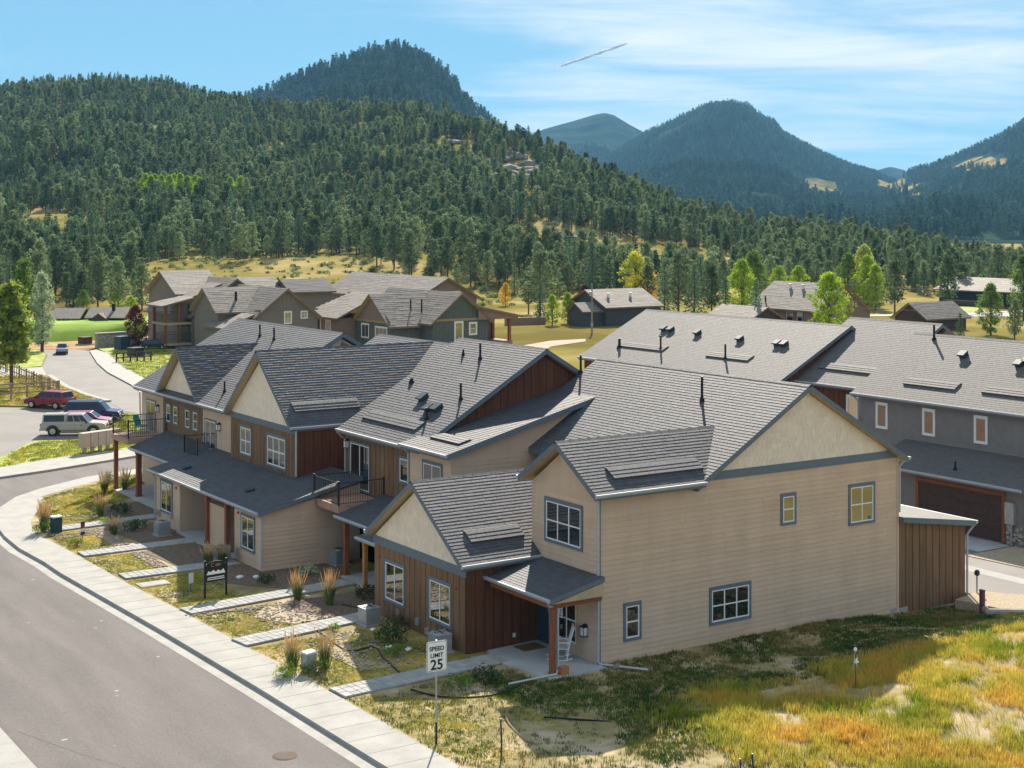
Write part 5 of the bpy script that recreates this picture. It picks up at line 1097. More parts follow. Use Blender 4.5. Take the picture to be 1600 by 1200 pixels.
tree('cherry_tree', 'slim maroon tree by the condominium drive', marM, None, (*(28.57, 128.50), -.1), 5.0, 9)
# aspens high in the forest
for px, dd in ((236, 470), (252, 474), (265, 468), (282, 476), (293, 470), (305, 474), (312, 466), (360, 480), (376, 486), (228, 478), (242, 480), (272, 480)):
    t = tree('aspen_tree', 'yellow green aspen in the bright clump high in the pine forest', limeTall, None, at(px, dd), 9.0, 9, 'aspens in the bright forest clump'); t.location.z += 1.5
# low brush and tufts on the open slope
bu, bd = forest_points(900, float(bear(190)), float(bear(800)), 262, 372, 21); be = np.interp(bu, _eb, _ed); bk = bd < be + 8; bu, bd = bu[bk], bd[bk]; bx3, by3 = world_xy(bu, bd); bz3 = terrain(bx3, by3)
bk = ~((bx3 > 46) & (bx3 < 80) & (by3 < 160)); bx3, by3, bz3 = bx3[bk], by3[bk], bz3[bk]
BR = []
for i in range(2):
    bb_ = MB(); rg_ = random.Random(60 + i)
    for k in range(9): leafquads(bb_, Vector((rg_.uniform(-.6, .6), rg_.uniform(-.6, .6), rg_.uniform(.1, .5))), .35, 9, .2, .2, 0, .3 + .4 * rg_.random(), rg_)
    BR.append(loose(bb_.mesh('brush_%s' % 'ab'[i], (m_needle, m_leaf)[i]), 'brush_%s' % 'ab'[i]))
scatter('meadow_brush', BR, np.column_stack([bx3, by3, bz3]), RNG.uniform(0, 6.28, len(bx3)), RNG.uniform(.25, 1.1, len(bx3)) ** 1.5, (RNG.random(len(bx3)) < .3).astype(int))
# rocks on the shoulder of the hill
def rock_mesh(seed, m=m_rock):
    rg = random.Random(seed); bm = bmesh.new(); bmesh.ops.create_icosphere(bm, subdivisions=2, radius=1)
    for v in bm.verts:
        n_ = noise.fractal(v.co * 1.3 + Vector((seed * 7.1, 0, 0)), 1, 2, 3); v.co *= 1 + .35 * n_; v.co.z *= .62; v.co.x *= 1.25
    me = bpy.data.meshes.new('boulder'); bm.to_mesh(me); bm.free(); me.materials.append(m); return me
ROCKS = [rock_mesh(i) for i in range(4)]
rk = []
for i in range(170):
    uu = float(bear(800)) + random.gauss(0, .034); dd = 560 + random.gauss(0, 60); rk.append((uu, dd, random.uniform(.8, 4.2)))
for i in range(80): rk.append((float(bear(random.uniform(300, 720))), random.uniform(500, 780), random.uniform(.8, 2.4)))
rx, ry_ = world_xy(np.array([a[0] for a in rk]), np.array([a[1] for a in rk])); rzz = terrain(rx, ry_)
scatter('rock_outcrop', [loose(m_, 'boulder_%s' % 'abcd'[i]) for i, m_ in enumerate(ROCKS)], np.column_stack([rx, ry_, rzz + .2]), RNG.uniform(0, 6.28, len(rk)), np.array([a[2] for a in rk]), RNG.integers(0, 4, len(rk)))

# ================================================================== small things
# speed limit sign
def text_mesh(txt, size, loc, parent, mat, name='lettering', e=(1, 0, 0), u=(0, 0, 1), extrude=.002, bold=0.0):
    cu = bpy.data.curves.new(name, 'FONT'); cu.body = txt; cu.size = size; cu.align_x = 'CENTER'; cu.extrude = extrude; cu.offset = bold
    o = bpy.data.objects.new(name, cu); COL.objects.link(o); dg = bpy.context.evaluated_depsgraph_get(); me = bpy.data.meshes.new_from_object(o.evaluated_get(dg)); bpy.data.objects.remove(o)
    me.materials.clear(); me.materials.append(mat); E, U = Vector(e), Vector(u); me.transform(Matrix((E, U, E.cross(U))).transposed().to_4x4())
    return put(name, me, parent, loc=loc)
m_signw = M('sign_white', (.80, .80, .78), .35, .02, spec=.5)
t = thing('speed_limit_sign', 'white speed limit 25 sign on a thin galvanised pole', 'road sign', (-8.29, -3.48, 0), -.12)
b = MB(); b.tube([(0, 0, -.2), (0, 0, 2.95)], .026, 8); b.build('pole', m_galv, t); b = MB(); b.tube([(0, 0, -.2), (0, 0, .62)], .034, 8); b.build('pole_sleeve', m_metal, t)
b = MB(); w_, h_ = .31, .43; c_ = Vector((0, -.035, 2.50)); pts = []
for cx_, cz_, a0 in ((w_ - .04, h_ - .04, 0), (-w_ + .04, h_ - .04, 90), (-w_ + .04, -h_ + .04, 180), (w_ - .04, -h_ + .04, 270)):
    for k in range(4): a = math.radians(a0 + k * 30); pts.append(c_ + Vector((cx_ + .04 * math.cos(a), 0, cz_ + .04 * math.sin(a))))
b.prism(pts, (0, .006, 0)); pl = b.build('sign_plate', m_signw, t)
for s_, z_, tx in ((.17, 2.66, 'SPEED'), (.17, 2.47, 'LIMIT'), (.40, 2.13, '25')): text_mesh(tx, s_, (0, -.041, z_), pl, m_black, bold=.004 if s_ < .3 else .008)
fr = MB()
for a_, c2_ in (((-w_ + .02, h_ - .025), (w_ - .02, h_ - .025)), ((-w_ + .02, -h_ + .025), (w_ - .02, -h_ + .025))): fr.box(a_[0], -.039, 2.50 + a_[1] - .004, c2_[0], -.036, 2.50 + a_[1] + .004)
for xx in (-w_ + .022, w_ - .022): fr.box(xx - .004, -.0385, 2.50 - h_ + .03, xx + .004, -.0362, 2.50 + h_ - .03)
fr.build('sign_border', m_black, pl)
# entrance sign on two posts
m_gold = M('gold_paint', (.42, .30, .10), .4, .1); m_dksign = M('sign_black', (.018, .017, .016), .45)
t = thing('entrance_sign', 'black arched community sign with gold emblem between two posts on the lawn', 'sign', (-7.19, 15.69, 0), .10)
for sx in (-.47, .47): b = MB(); b.box(sx - .03, -.03, -.2, sx + .03, .03, 1.42); b.box(sx - .045, -.045, 1.42, sx + .045, .045, 1.47); b.build('post', m_black, t)
pts = [(-.44, -.02, .62), (.44, -.02, .62), (.44, -.02, 1.15)] + [(.44 * math.cos(a), -.02, 1.15 + .27 * math.sin(a) ** .8) for a in [math.pi * k / 12 for k in range(1, 12)]] + [(-.44, -.02, 1.15)]
b = MB(); b.prism(pts, (0, .04, 0)); sb_ = b.build('sign_board', m_dksign, t)
b = MB()
for k in range(9):
    a0, a1 = math.radians(50 + k * 30), math.radians(80 + k * 30); c_ = Vector((-.14, -.024, 1.27))
    b.add([c_ + Vector((math.cos(a) * r_, 0, math.sin(a) * r_)) for a in (a0, a1) for r_ in (.055, .075)], [(0, 2, 3, 1)])
for x0_, x1_, z0_ in ((-.02, .20, 1.29), (-.02, .22, 1.25), (-.02, .16, 1.21)): b.box(x0_, -.025, z0_, x1_, -.021, z0_ + .018)
b.build('gold_emblem', m_gold, sb_)
b = MB(); ridge = [(-.40, .93), (-.33, 1.05), (-.22, 1.0), (-.12, 1.08), (0, .99), (.10, 1.06), (.22, 1.0), (.33, 1.08), (.40, .95)]
b.prism([(x_, -.0245, z_) for x_, z_ in ridge] + [(.40, -.0245, .90), (-.40, -.0245, .90)], (0, .003, 0)); b.build('mountain_motif', m_signw, sb_)
b = MB(); b.box(-.36, -.025, .76, .36, -.021, .795); b.box(-.38, -.025, .69, .38, -.021, .725); b.build('white_strip', m_signw, sb_)
def stake_sign(xy, label, h, w, hh, cols, rz=.3):
    t = thing('yard_sign', label, 'sign', (*xy, 0), rz); b = MB(); b.tube([(0, 0, -.1), (0, 0, h)], .014, 6); b.build('stake', m_metal, t); n = len(cols)
    for k, m_ in enumerate(cols): b = MB(); b.box(-w / 2, -.03, h - hh + hh * k / n, w / 2, -.015, h - hh + hh * (k + 1) / n - .004); b.build('panel', m_, t)
m_blu = M('sign_blue', (.05, .06, .22), .4); m_rd = M('sign_red', (.45, .04, .05), .4)
stake_sign((-7.71, 17.01), 'small white yard sign on a stake in the lawn shadow', .75, .22, .42, [m_signw]); stake_sign((-8.6, 28.3), 'narrow red white and blue yard sign by the second walk', 1.0, .26, .62, [m_blu, m_signw, m_rd, m_blu], .5)
# air conditioning units
def ac_unit(loc, label, rz=0):
    t = thing('air_conditioner', label, 'air conditioner', loc, rz, 'air conditioners along the townhouse fronts'); t.scale = (.88,) * 3
    b = MB(); b.box(-.42, -.42, 0, .42, .42, .06); b.build('pad', m_conc, t)
    b = MB(); b.box(-.34, -.34, .06, .34, .34, .70); b.build('casing', M('ac_grey', (.30, .31, .31), .5) if 'ac_grey' not in MATS else MATS['ac_grey'], t)
    b = MB()
    for k in range(9):
        for sx, sy in ((1, 0), (0, 1)):
            z_ = .12 + k * .06
            if sx: b.box(-.355, -.33, z_, -.34, .33, z_ + .025); b.box(.34, -.33, z_, .355, .33, z_ + .025)
            else: b.box(-.33, -.355, z_, .33, -.34, z_ + .025); b.box(-.33, .34, z_, .33, .355, z_ + .025)
    b.build('louvre_panel', m_galv, t)
    b = MB(); b.box(-.36, -.36, .70, .36, .36, .74); b.lathe([(.29, 0), (.29, .03), (.27, .035), (.08, .04)], (0, 0, .74), 16, 0); b.build('top_cover', m_galv, t)
    b = MB()
    for k in range(4): a = k * math.pi / 2; b.add([(0, 0, .785), (.26 * math.cos(a - .3), .26 * math.sin(a - .3), .782), (.26 * math.cos(a + .3), .26 * math.sin(a + .3), .79)], [(0, 1, 2)])
    b.lathe([(.07, 0), (.06, .03)], (0, 0, .78), 8); b.build('fan_guard', m_metal, t)
for loc, lab in (((-4.0, 8.75, 0), 'air conditioner in the sun edge beside the brown boarded wing'), ((-3.6, 4.3, 0), 'shaded air conditioner behind the speed limit sign'), ((-4.9, 28.0, 0), 'air conditioner below the farther window of the tan porch block'), ((-4.6, 21.4, 0), 'air conditioner by the nearer window of the tan porch block'), ((-.6, 18.0, 0), 'air conditioner deep in shade under the wooden balcony')): ac_unit(loc, lab, random.uniform(-.05, .05))
# rocking chair, mat
t = thing('rocking_chair', 'white wooden rocking chair on the entry patio', 'chair', (-.75, 1.15, .05), -.55)
for s_ in (-.27, .27):
    b = MB(); b.tube([(-.45, s_, .10), (-.2, s_, .03), (.1, s_, .025), (.4, s_, .09)], .018, 6); b.build('rocker', m_white, t)
    b = MB(); b.tube([(-.25, s_, .04), (-.27, s_, .62)], .022, 6); b.build('leg', m_white, t); b = MB(); b.tube([(.22, s_, .04), (.30, s_, .55), (.47, s_, 1.15)], .022, 6); b.build('leg', m_white, t)
    b = MB(); b.box(-.32, s_ - .04, .62, .30, s_ + .04, .65); b.build('armrest', m_white, t)
for k in range(7): b = MB(); b.box(-.28 + k * .08, -.26, .40, -.22 + k * .08, .26, .42); b.build('seat_slat', m_white, t)
for k in range(6): b = MB(); y_ = -.21 + k * .084; b.prism([(.28, y_ - .025, .46), (.30, y_ - .025, .46), (.46, y_ - .025, 1.12), (.44, y_ - .025, 1.12)], (0, .05, 0)); b.build('back_slat', m_white, t)
b = MB(); b.tube([(.46, -.29, 1.13), (.46, .29, 1.13)], .03, 6); b.tube([(.29, -.27, .47), (.29, .27, .47)], .02, 6); b.build('back_rail', m_white, t)
t = MB(); t.box(-1.25, 2.55, .05, -.35, 3.25, .075); tag(t.build('doormat', M('coir', (.16, .10, .05), .95, .2, 20)), 'brown doormat in front of the teal entry door', 'doormat')
t = thing('window_sign', 'white vertical sign hanging in the porch window', 'sign', (-.10, 2.02, 1.18)); b = MB(); b.box(-.02, -.13, 0, 0, .13, .62); pl = b.build('panel', m_signw, t)
b = MB()
for k in range(6): b.box(-.024, -.07 + .02 * (k % 2), .06 + k * .09, -.02, .07 - .03 * (k % 3), .09 + k * .09)
b.build('dark_mark', m_black, pl)
# community mailboxes
m_mail = M('mailbox_tan', (.42, .35, .28), .6, .05)
a_, c_ = Vector((-0.59, 54.60)), Vector((2.25, 55.62)); dd = (c_ - a_); ang = math.atan2(dd.y, dd.x)
for k in range(5):
    p = a_ + dd * ((k + .5) / 5); t = thing('mailbox_cluster', ['mailbox cabinet at the left end of the row on the corner lawn', 'second mailbox cabinet from the left in the corner row', 'middle mailbox cabinet of the corner row', 'fourth mailbox cabinet from the left in the corner row', 'mailbox cabinet at the right end of the row, under the balcony'][k], 'mailbox', (p.x, p.y, 0), ang, 'mailboxes on the corner lawn')
    w_ = dd.length / 10 - .02; b = MB(); b.box(-w_, -.25, .38, w_, .25, 1.27); b.build('cabinet', m_mail, t); b = MB(); b.box(-.10, -.1, -.05, .10, .1, .38); b.build('pedestal', m_mail, t); b = MB(); b.box(-w_ - .01, -.27, 1.27, w_ + .01, .27, 1.30); b.build('cap', m_mail, t)
    d_ = MB()
    for i in range(3):
        for j in range(4): d_.box(-w_ + .03 + i * (2 * w_ - .06) / 3, .25, .41 + j * .21, -w_ + .01 + (i + 1) * (2 * w_ - .06) / 3, .262, .60 + j * .21)
    d_.build('mail_doors', m_galv, t)
# ------------------------------------------------------------------ vehicles
m_tyre = M('tyre', (.018, .018, .018), .85); m_rim = M('alloy', (.5, .5, .5), .3, .05, metal=.7); m_cglass = M('car_glass', (.015, .02, .025), .05, .1, ior=1.8)
m_head = M('headlight', (.75, .75, .72), .1, .03, spec=.6)
def car(label, cat, loc, rz, L, Wd, prof, cab, paint, wheels, R=.36, name='parked_car', clad=None, bars=False, topper=None):
    """prof: lower body side outline (x, z); cab: belt x0, x1, roof x0, x1, belt z, roof z"""
    t = thing(name, label, cat, loc, rz); h = Wd / 2
    b = MB(); n = len(prof); vs = []
    for s_, k in ((-1, 1.0), (1, 1.0)):
        vs += [(x, s_ * h * (1.0 if .45 < z < .9 else .94), z) for x, z in prof]
    b.add(vs, [list(range(n)), list(range(2 * n - 1, n - 1, -1))] + [(i, n + i, n + (i + 1) % n, (i + 1) % n) for i in range(n)]); bd = b.build('body', paint, t)
    bv = bd.modifiers.new('bevel', 'BEVEL'); bv.width = .06; bv.segments = 2; bv.limit_method = 'ANGLE'; bv.angle_limit = .5
    x0, x1, r0, r1, zb, zr = cab; hb_, hr = h * .93, h * .74
    B = [(x0, -hb_, zb), (x1, -hb_, zb), (x1, hb_, zb), (x0, hb_, zb)]; T = [(r0, -hr, zr), (r1, -hr, zr), (r1, hr, zr), (r0, hr, zr)]
    b = MB(); b.add(B + T, [(4, 5, 6, 7), (0, 1, 5, 4), (1, 2, 6, 5), (2, 3, 7, 6), (3, 0, 4, 7)]); cb = b.build('cabin', paint, t); bv = cb.modifiers.new('bevel', 'BEVEL'); bv.width = .05; bv.segments = 2
    def quad(nm, P4, off, m_=None):
        q = [Vector(p) for p in P4]; nn = (q[1] - q[0]).cross(q[3] - q[0]).normalized() * off; g = MB(); g.add([p + nn for p in q], [(0, 1, 2, 3)]); g.build(nm, m_ or m_cglass, t)
    def lerp(a, c, f): return tuple(a[i] + (c[i] - a[i]) * f for i in range(3))
    def sub(A, Bq, C, Dq, u0, u1, v0, v1):
        P = lambda u_, v_: lerp(lerp(A, Bq, u_), lerp(Dq, C, u_), v_); return [P(u0, v0), P(u1, v0), P(u1, v1), P(u0, v1)]
    for s_ in (0, 1):
        A, Bq, C, Dq = ((B[0], B[1], T[1], T[0]), (B[3], B[2], T[2], T[3]))[s_]; off = .012 if s_ == 0 else -.012
        for u0, u1 in ((.05, .33), (.37, .64), (.67, .93)): quad('side_window', sub(A, Bq, C, Dq, u0, u1, .14, .86), off)
    quad('windscreen', sub(B[1], B[2], T[2], T[1], .06, .94, .08, .92), .012); quad('rear_window', sub(B[3], B[0], T[0], T[3], .08, .92, .12, .88), .012)
    for wx in wheels:
        for s_ in (-1, 1):
            w_ = MB(); w_.tube([(wx, s_ * (h - .22), R), (wx, s_ * (h + .01), R)], R, 20); wo_ = w_.build('wheel', m_tyre, t)
            w_ = MB(); w_.tube([(wx, s_ * (h + .0), R), (wx, s_ * (h + .022), R)], R * .62, 14); w_.build('rim', m_rim, wo_)
            for k in range(5): a = k * 1.2566; w_ = MB(); w_.tube([(wx + R * .2 * math.cos(a), s_ * (h + .025), R + R * .2 * math.sin(a)), (wx + R * .55 * math.cos(a), s_ * (h + .025), R + R * .55 * math.sin(a))], .025, 4); w_.build('spoke', m_chrome, wo_)
            if clad:
                f_ = MB(); P_ = [(wx + (R + .13) * math.cos(a), s_ * (h + .015), R + (R + .13) * math.sin(a)) for a in [math.pi * k / 10 for k in range(11)]]
                Q_ = [(wx + (R + .02) * math.cos(a), s_ * (h + .015), R + (R + .02) * math.sin(a)) for a in [math.pi * k / 10 for k in range(11)]]
                f_.add(P_ + Q_, [(i, i + 1, 12 + i, 11 + i) for i in range(10)]); f_.build('wheel_arch', clad, t)
    fx = max(x for x, z in prof); rx_ = min(x for x, z in prof); fz = .72
    for s_ in (-1, 1):
        g = MB(); g.box(fx - .16, s_ * h * .72 - .16, fz, fx + .012, s_ * h * .72 + .16, fz + .14); g.build('headlight', m_head, t); g = MB(); g.box(rx_ - .012, s_ * h * .78 - .10, .78, rx_ + .1, s_ * h * .78 + .10, 1.0); g.build('tail_light', m_red, t)
        g = MB(); g.box(x1 - .35, s_ * (h * .98), zb - .02, x1 - .18, s_ * (h * 1.13), zb + .12); g.build('mirror', m_black, t)
    g = MB(); g.box(fx - .05, -h * .9, .38, fx + .07, h * .9, .56); g.build('front_bumper', clad or m_black, t); g = MB(); g.box(rx_ - .08, -h * .9, .42, rx_ + .05, h * .9, .58); g.build('rear_bumper', m_chrome if clad else m_black, t)
    g = MB(); g.box(fx - .02, -h * .45, .66, fx + .016, h * .45, .84); g.build('grille', m_black, t)
    g = MB()
    for s_ in (-1, 1):
        for xx in (x0 + (x1 - x0) * .36, x0 + (x1 - x0) * .67): g.box(xx - .006, s_ * h * .998 - .004, .45, xx + .006, s_ * h * .998 + .004, zb)
        g.box(x0 + (x1 - x0) * .60, s_ * h * 1.0 - .012, .86, x0 + (x1 - x0) * .65, s_ * h * 1.0 + .012, .90)
    g.build('door_seams', m_black, t)
    if bars:
        for s_ in (-1, 1): g = MB(); g.tube([(r0 + .1, s_ * hr * .9, zr + .02), (r0 + .2, s_ * hr * .9, zr + .08), (r1 - .2, s_ * hr * .9, zr + .08), (r1 - .1, s_ * hr * .9, zr + .02)], .02, 6); g.build('roof_rail', m_galv, t)
    if topper:
        tx0, tx1, tz = topper; g = MB(); g.add([(tx0, -hb_, zb), (tx1, -hb_, zb), (tx1, hb_, zb), (tx0, hb_, zb), (tx0 + .06, -hr, tz), (tx1, -hr, tz), (tx1, hr, tz), (tx0 + .06, hr, tz)], [(4, 5, 6, 7), (0, 1, 5, 4), (1, 2, 6, 5), (2, 3, 7, 6), (3, 0, 4, 7)]); to = g.build('bed_topper', paint, t)
        for s_ in (-1, 1): g = MB(); k_ = hb_ - (hb_ - hr) * .2; k2_ = hb_ - (hb_ - hr) * .85; g.add([(tx0 + .12, s_ * (k_ + .012), zb + .1), (tx1 - .12, s_ * (k_ + .012), zb + .1), (tx1 - .12, s_ * (k2_ + .012), tz - .08), (tx0 + .16, s_ * (k2_ + .012), tz - .08)], [(0, 1, 2, 3)]); g.build('topper_window', m_cglass, to)
    return t
PICK = [(-2.55, .45), (2.45, .42), (2.58, .62), (2.52, .98), (1.35, 1.08), (-2.52, 1.06), (-2.6, .7)]
SUV = [(-2.3, .42), (2.25, .40), (2.38, .62), (2.30, .98), (1.25, 1.08), (-2.26, 1.08), (-2.36, .7)]
HB = [(-2.05, .38), (2.05, .36), (2.18, .58), (2.08, .80), (1.15, .95), (-2.02, .98), (-2.14, .66)]
p_sil = M('silver_paint', (.40, .36, .30), .3, .03, spec=.6); p_blue = M('navy_paint', (.015, .035, .11), .25, .05, spec=.6); p_red = M('red_paint', (.22, .012, .025), .3, .05, spec=.6); p_mag = M('magenta_paint', (.30, .02, .10), .3, .05, spec=.6); p_dk = M('black_blue_paint', (.012, .018, .03), .3, .05, spec=.6); p_grey = M('light_blue_paint', (.25, .32, .42), .3, .05, spec=.6); m_clad = M('grey_cladding', (.05, .05, .052), .7)
hr_ = -0.5796
zc_ = ZR + .006
CARS = []
t = car('silver pickup truck with a bed topper and dark wheel arches, nearest in the parking lot', 'pickup truck', (*(1.98, 64.25), zc_), hr_ + .1, 5.1, 1.85, PICK, (-.55, 1.35, -.5, .72, 1.06, 1.72), p_sil, (-1.6, 1.62), .39, 'pickup_truck', m_clad, False, (-2.45, -.58, 1.74)); t.scale = (.86,) * 3
t = car('magenta car mostly hidden behind the silver pickup', 'car', (*(3.52, 66.73), zc_), hr_ + .1, 4.4, 1.8, HB, (-1.9, 1.2, -1.5, .5, .95, 1.46), p_mag, (-1.3, 1.32), .33); t.scale = (.86,) * 3
t = car('navy blue suv with roof rails parked beyond the silver pickup', 'suv', (*(5.06, 69.83), zc_), hr_ + .05, 4.8, 1.92, SUV, (-2.25, 1.3, -2.05, .65, 1.08, 1.82), p_blue, (-1.42, 1.48), .39, 'parked_suv', None, True); t.scale = (.88,) * 3
t = car('red hatchback seen from behind, parked by the rail fence', 'car', (*(4.83, 80.04), zc_), 2.15, 4.3, 1.82, HB, (-2.0, 1.15, -1.72, .45, .96, 1.52), p_red, (-1.3, 1.32), .34); t.scale = (.92,) * 3
t = car('light blue pickup driving away on the far street', 'pickup truck', (*(19.96, 128.14), ZR), 1.27, 4.9, 1.9, PICK, (-.4, 1.35, -.3, .75, 1.06, 1.78), p_grey, (-1.55, 1.6), .39, 'pickup_truck'); t.scale = (.66,) * 3
t = car('dark suv parked on the condominium drive', 'suv', (*(30.44, 127.28), Z0), hr_ + .12, 4.6, 1.88, SUV, (-2.25, 1.3, -2.0, .6, 1.06, 1.72), p_dk, (-1.4, 1.42), .37, 'parked_suv'); t.scale = (.62,) * 3
# ------------------------------------------------------------------ fences, pole, wires
def rail_fence(label, pts, n, hh, rails, cat='fence', m_=None, slats=0):
    t = thing('rail_fence', label, cat, (*pts[0], 0)); o_ = Vector(pts[0]); m_ = m_ or m_wood; a, c = Vector(pts[0]), Vector(pts[1]); d = c - a
    pm = MB(); pm.box(-.07, -.07, -.3, .07, .07, hh); pme = pm.mesh('post', m_)
    for k in range(n + 1): p = d * (k / n); put('post', pme, t, loc=(p.x, p.y, 0))
    rm = MB(); s = d / n; nn = Vector((-s.y, s.x)).normalized() * .03; rm.prism([(*-nn, -.05), (*(s - nn), -.05), (*(s + nn), -.05), (*nn, -.05)], (0, 0, .11)); rme = rm.mesh('rail', m_)
    for k in range(n):
        for z in rails: p = d * (k / n); put('rail', rme, t, loc=(p.x, p.y, z))
    if slats:
        sm = MB(); sm.box(-.035, -.035, .02, .035, .035, hh * .95); sme = sm.mesh('slat', m_)
        for k in range(slats): p = d * ((k + .5) / slats); put('slat', sme, t, loc=(p.x, p.y, 0))
rail_fence('weathered post and rail fence along the parking lot edge', ((-0.53, 86.55), (7.43, 86.65)), 6, 1.35, (.5, .95, 1.25))
rail_fence('brown fence of many upright slats slanting away towards the trees', ((7.75, 88.11), (9.35, 115.78)), 9, 1.15, (.35, .9), slats=26)
rail_fence('thin dark fence on the planted verge across the far street', ((21.37, 113.64), (25.14, 113.74)), 5, 1.0, (.45, .9), m_=m_metal)
t = thing('utility_pole', 'grey wooden utility pole with a small transformer by the grey house', 'utility pole', (*(88.04, 120.33), -.1))
b = MB(); b.tube([(0, 0, 0), (0, 0, 6.6)], .13, 8, r1=.09); b.build('pole', M('grey_pole', (.28, .25, .22), .9, .15), t); b = MB(); b.lathe([(.2, 0), (.22, .05), (.22, .55), (.16, .62)], (-.28, -.1, 4.9), 10); b.build('transformer', m_galv, t); b = MB(); b.box(-.12, -.12, .9, .12, .12, 1.3); b.build('meter_box', m_galv, t)
for k, (pa, pb) in enumerate((((1290, 442), (1700, 458)), ((1310, 468), (1700, 482)), ((1330, 480), (1700, 487)))):
    A = (*world_xy0(pa[0], 205), 14.9 - (pa[1] - 344) * 205 / 2336); B_ = (*world_xy0(pb[0], 190), 14.9 - (pb[1] - 344) * 190 / 2336)
    b = MB(); b.tube([tuple(A[i] + (B_[i] - A[i]) * q / 8 - (.35 * math.sin(math.pi * q / 8) if i == 2 else 0) for i in range(3)) for q in range(9)], .022, 4); tag(b.build('power_line', m_galv), ['uppermost thin wire crossing before the far houses', 'middle thin wire crossing before the far houses', 'lowest thin wire crossing before the far houses'][k], 'power line')
# transformers and boxes on the planted verge
for px_, w_, hh, lab, m_ in (((26.99, 128.51), 1.3, 1.5, 'dark green utility cabinet on the verge by the condominium drive', m_door), ((25.55, 119.74), 1.3, .9, 'low black topped utility cabinet nearest the far pavement', m_metal), ((25.89, 138.84), 1.2, .8, 'small rusty cabinet in the orange grass', m_dkbr)):
    t = thing('utility_cabinet', lab, 'utility cabinet', (*px_, -.05), .3); b = MB(); b.box(-w_ / 2, -w_ / 2, 0, w_ / 2, w_ / 2, hh); b.build('casing', m_, t); b = MB(); b.box(-w_ / 2 - .05, -w_ / 2 - .05, hh, w_ / 2 + .05, w_ / 2 + .05, hh + .08); b.build('lid', m_, t); b = MB(); b.box(-w_ / 2 - .2, -w_ / 2 - .2, -.1, w_ / 2 + .2, w_ / 2 + .2, .06); b.build('pad', m_conc, t)
t = thing('monument_sign', 'pale stone entrance wall beside the orange grass', 'wall', (*(27.23, 133.58), 0), .2); b = MB(); b.box(-1.8, -.3, -.1, 1.8, .3, 1.5); b.build('stone_body', m_stone, t); b = MB(); b.box(-2.0, -.4, 1.5, 2.0, .4, 1.65); b.build('cap_stone', m_conc, t); b = MB(); b.box(1.9, -.25, -.1, 3.8, .25, .8); b.build('low_wing', m_stone, t)
# lids, markers, pipes on the ground
def lid(xy, r, label, m_, sq=False, z=0.0):
    t = thing('access_cover', label, 'cover', (*xy, z)); b = MB()
    if sq: b.box(-r, -r * .62, -.05, r, r * .62, .03)
    else: b.lathe([(r, -.05), (r, .006), (r * .9, .012)], (0, 0, 0), 20)
    b.build('rim', m_, t); b = MB()
    if sq: b.box(-r * .86, -r * .5, .03, r * .86, r * .5, .04)
    else: b.lathe([(r * .86, .006), (r * .86, .016)], (0, 0, 0), 20)
    b.build('cover_plate', m_, t)
lid((-8.55, 19.0), .62, 'pale rectangular utility cover in the lawn by the pavement', m_conc, True); lid((-12.14, -1.68), .36, 'dark manhole cover in the street', m_dkbr, False, ZR)
t = thing('utility_pedestal', 'small white capped utility box among reed grass at the pavement', 'utility box', (-8.35, 4.75, 0), .2); b = MB(); b.box(-.20, -.16, 0, .20, .16, .60); b.build('casing', m_galv, t); b = MB(); b.box(-.22, -.18, .60, .22, .18, .66); b.build('lid', m_white, t)
t = thing('utility_pedestal', 'small white capped utility box beside the corner reed grass', 'utility box', (-8.9, 31.4, 0), .2); b = MB(); b.box(-.22, -.18, 0, .22, .18, .72); b.build('casing', m_leafy := m_door, t); b = MB(); b.box(-.24, -.2, .72, .24, .2, .78); b.build('lid', m_white, t)
t = thing('garden_pinwheel', 'white pinwheel garden stake standing in the tall grass', 'garden ornament', (4.2, -7.6, .5), .4); b = MB(); b.tube([(0, 0, -.3), (0, 0, 1.15)], .012, 6); b.build('stake', m_metal, t)
for k in range(6): a = k * math.pi / 3; b = MB(); b.add([(0, -.02, .78), (.20 * math.cos(a), -.05, .78 + .20 * math.sin(a)), (.15 * math.cos(a + .7), .01, .78 + .15 * math.sin(a + .7))], [(0, 1, 2)]); b.build('vane', m_white, t)
b = MB(); b.lathe([(.02, 0), (.06, .04), (.05, .10), (.01, .13)], (0, 0, 1.15), 8); b.build('finial', m_white, t); b = MB(); b.tube([(-.22, 0, .62), (0, 0, 1.18)], .008, 4); b.build('stay', m_galv, t)
for xy, hh, lab in (((-7.46, -5.59), .95, 'thin green survey stake in the lawn by the pavement'), ((-2.97, -10.36), .4, 'short grey stake at the bottom edge of the meadow, left of two'), ((-2.48, -10.30), .42, 'short grey stake at the bottom edge of the meadow, right of two')):
    b = MB(); b.tube([(xy[0], xy[1], -.1), (xy[0] + .02, xy[1], hh * .5), (xy[0] - .01, xy[1], hh + .2)], .026, 6); tag(b.build('survey_stake', m_door), lab, 'stake')
b = MB(); b.tube([(16.9, -2.0, -.5), (16.9, -2.0, .62)], .11, 12); b.tube([(16.9, -2.0, .62), (16.9, -2.0, .66)], .125, 12); tag(b.build('bollard', M('plum_pipe', (.14, .05, .08), .5)), 'plum coloured pipe bollard by the alley corner', 'bollard')
b = MB(); b.tube([(17.1, -1.9, -.1), (16.6, -2.5, -.05), (17.4, -3.3, 0), (18.3, -4.0, .02), (19.0, -4.3, .0)], .16, 10, r1=.13); tag(b.build('drain_pipe', M('pale_pipe', (.33, .29, .26), .8, .15)), 'pale corrugated drain pipe lying along the gravel corner', 'pipe')
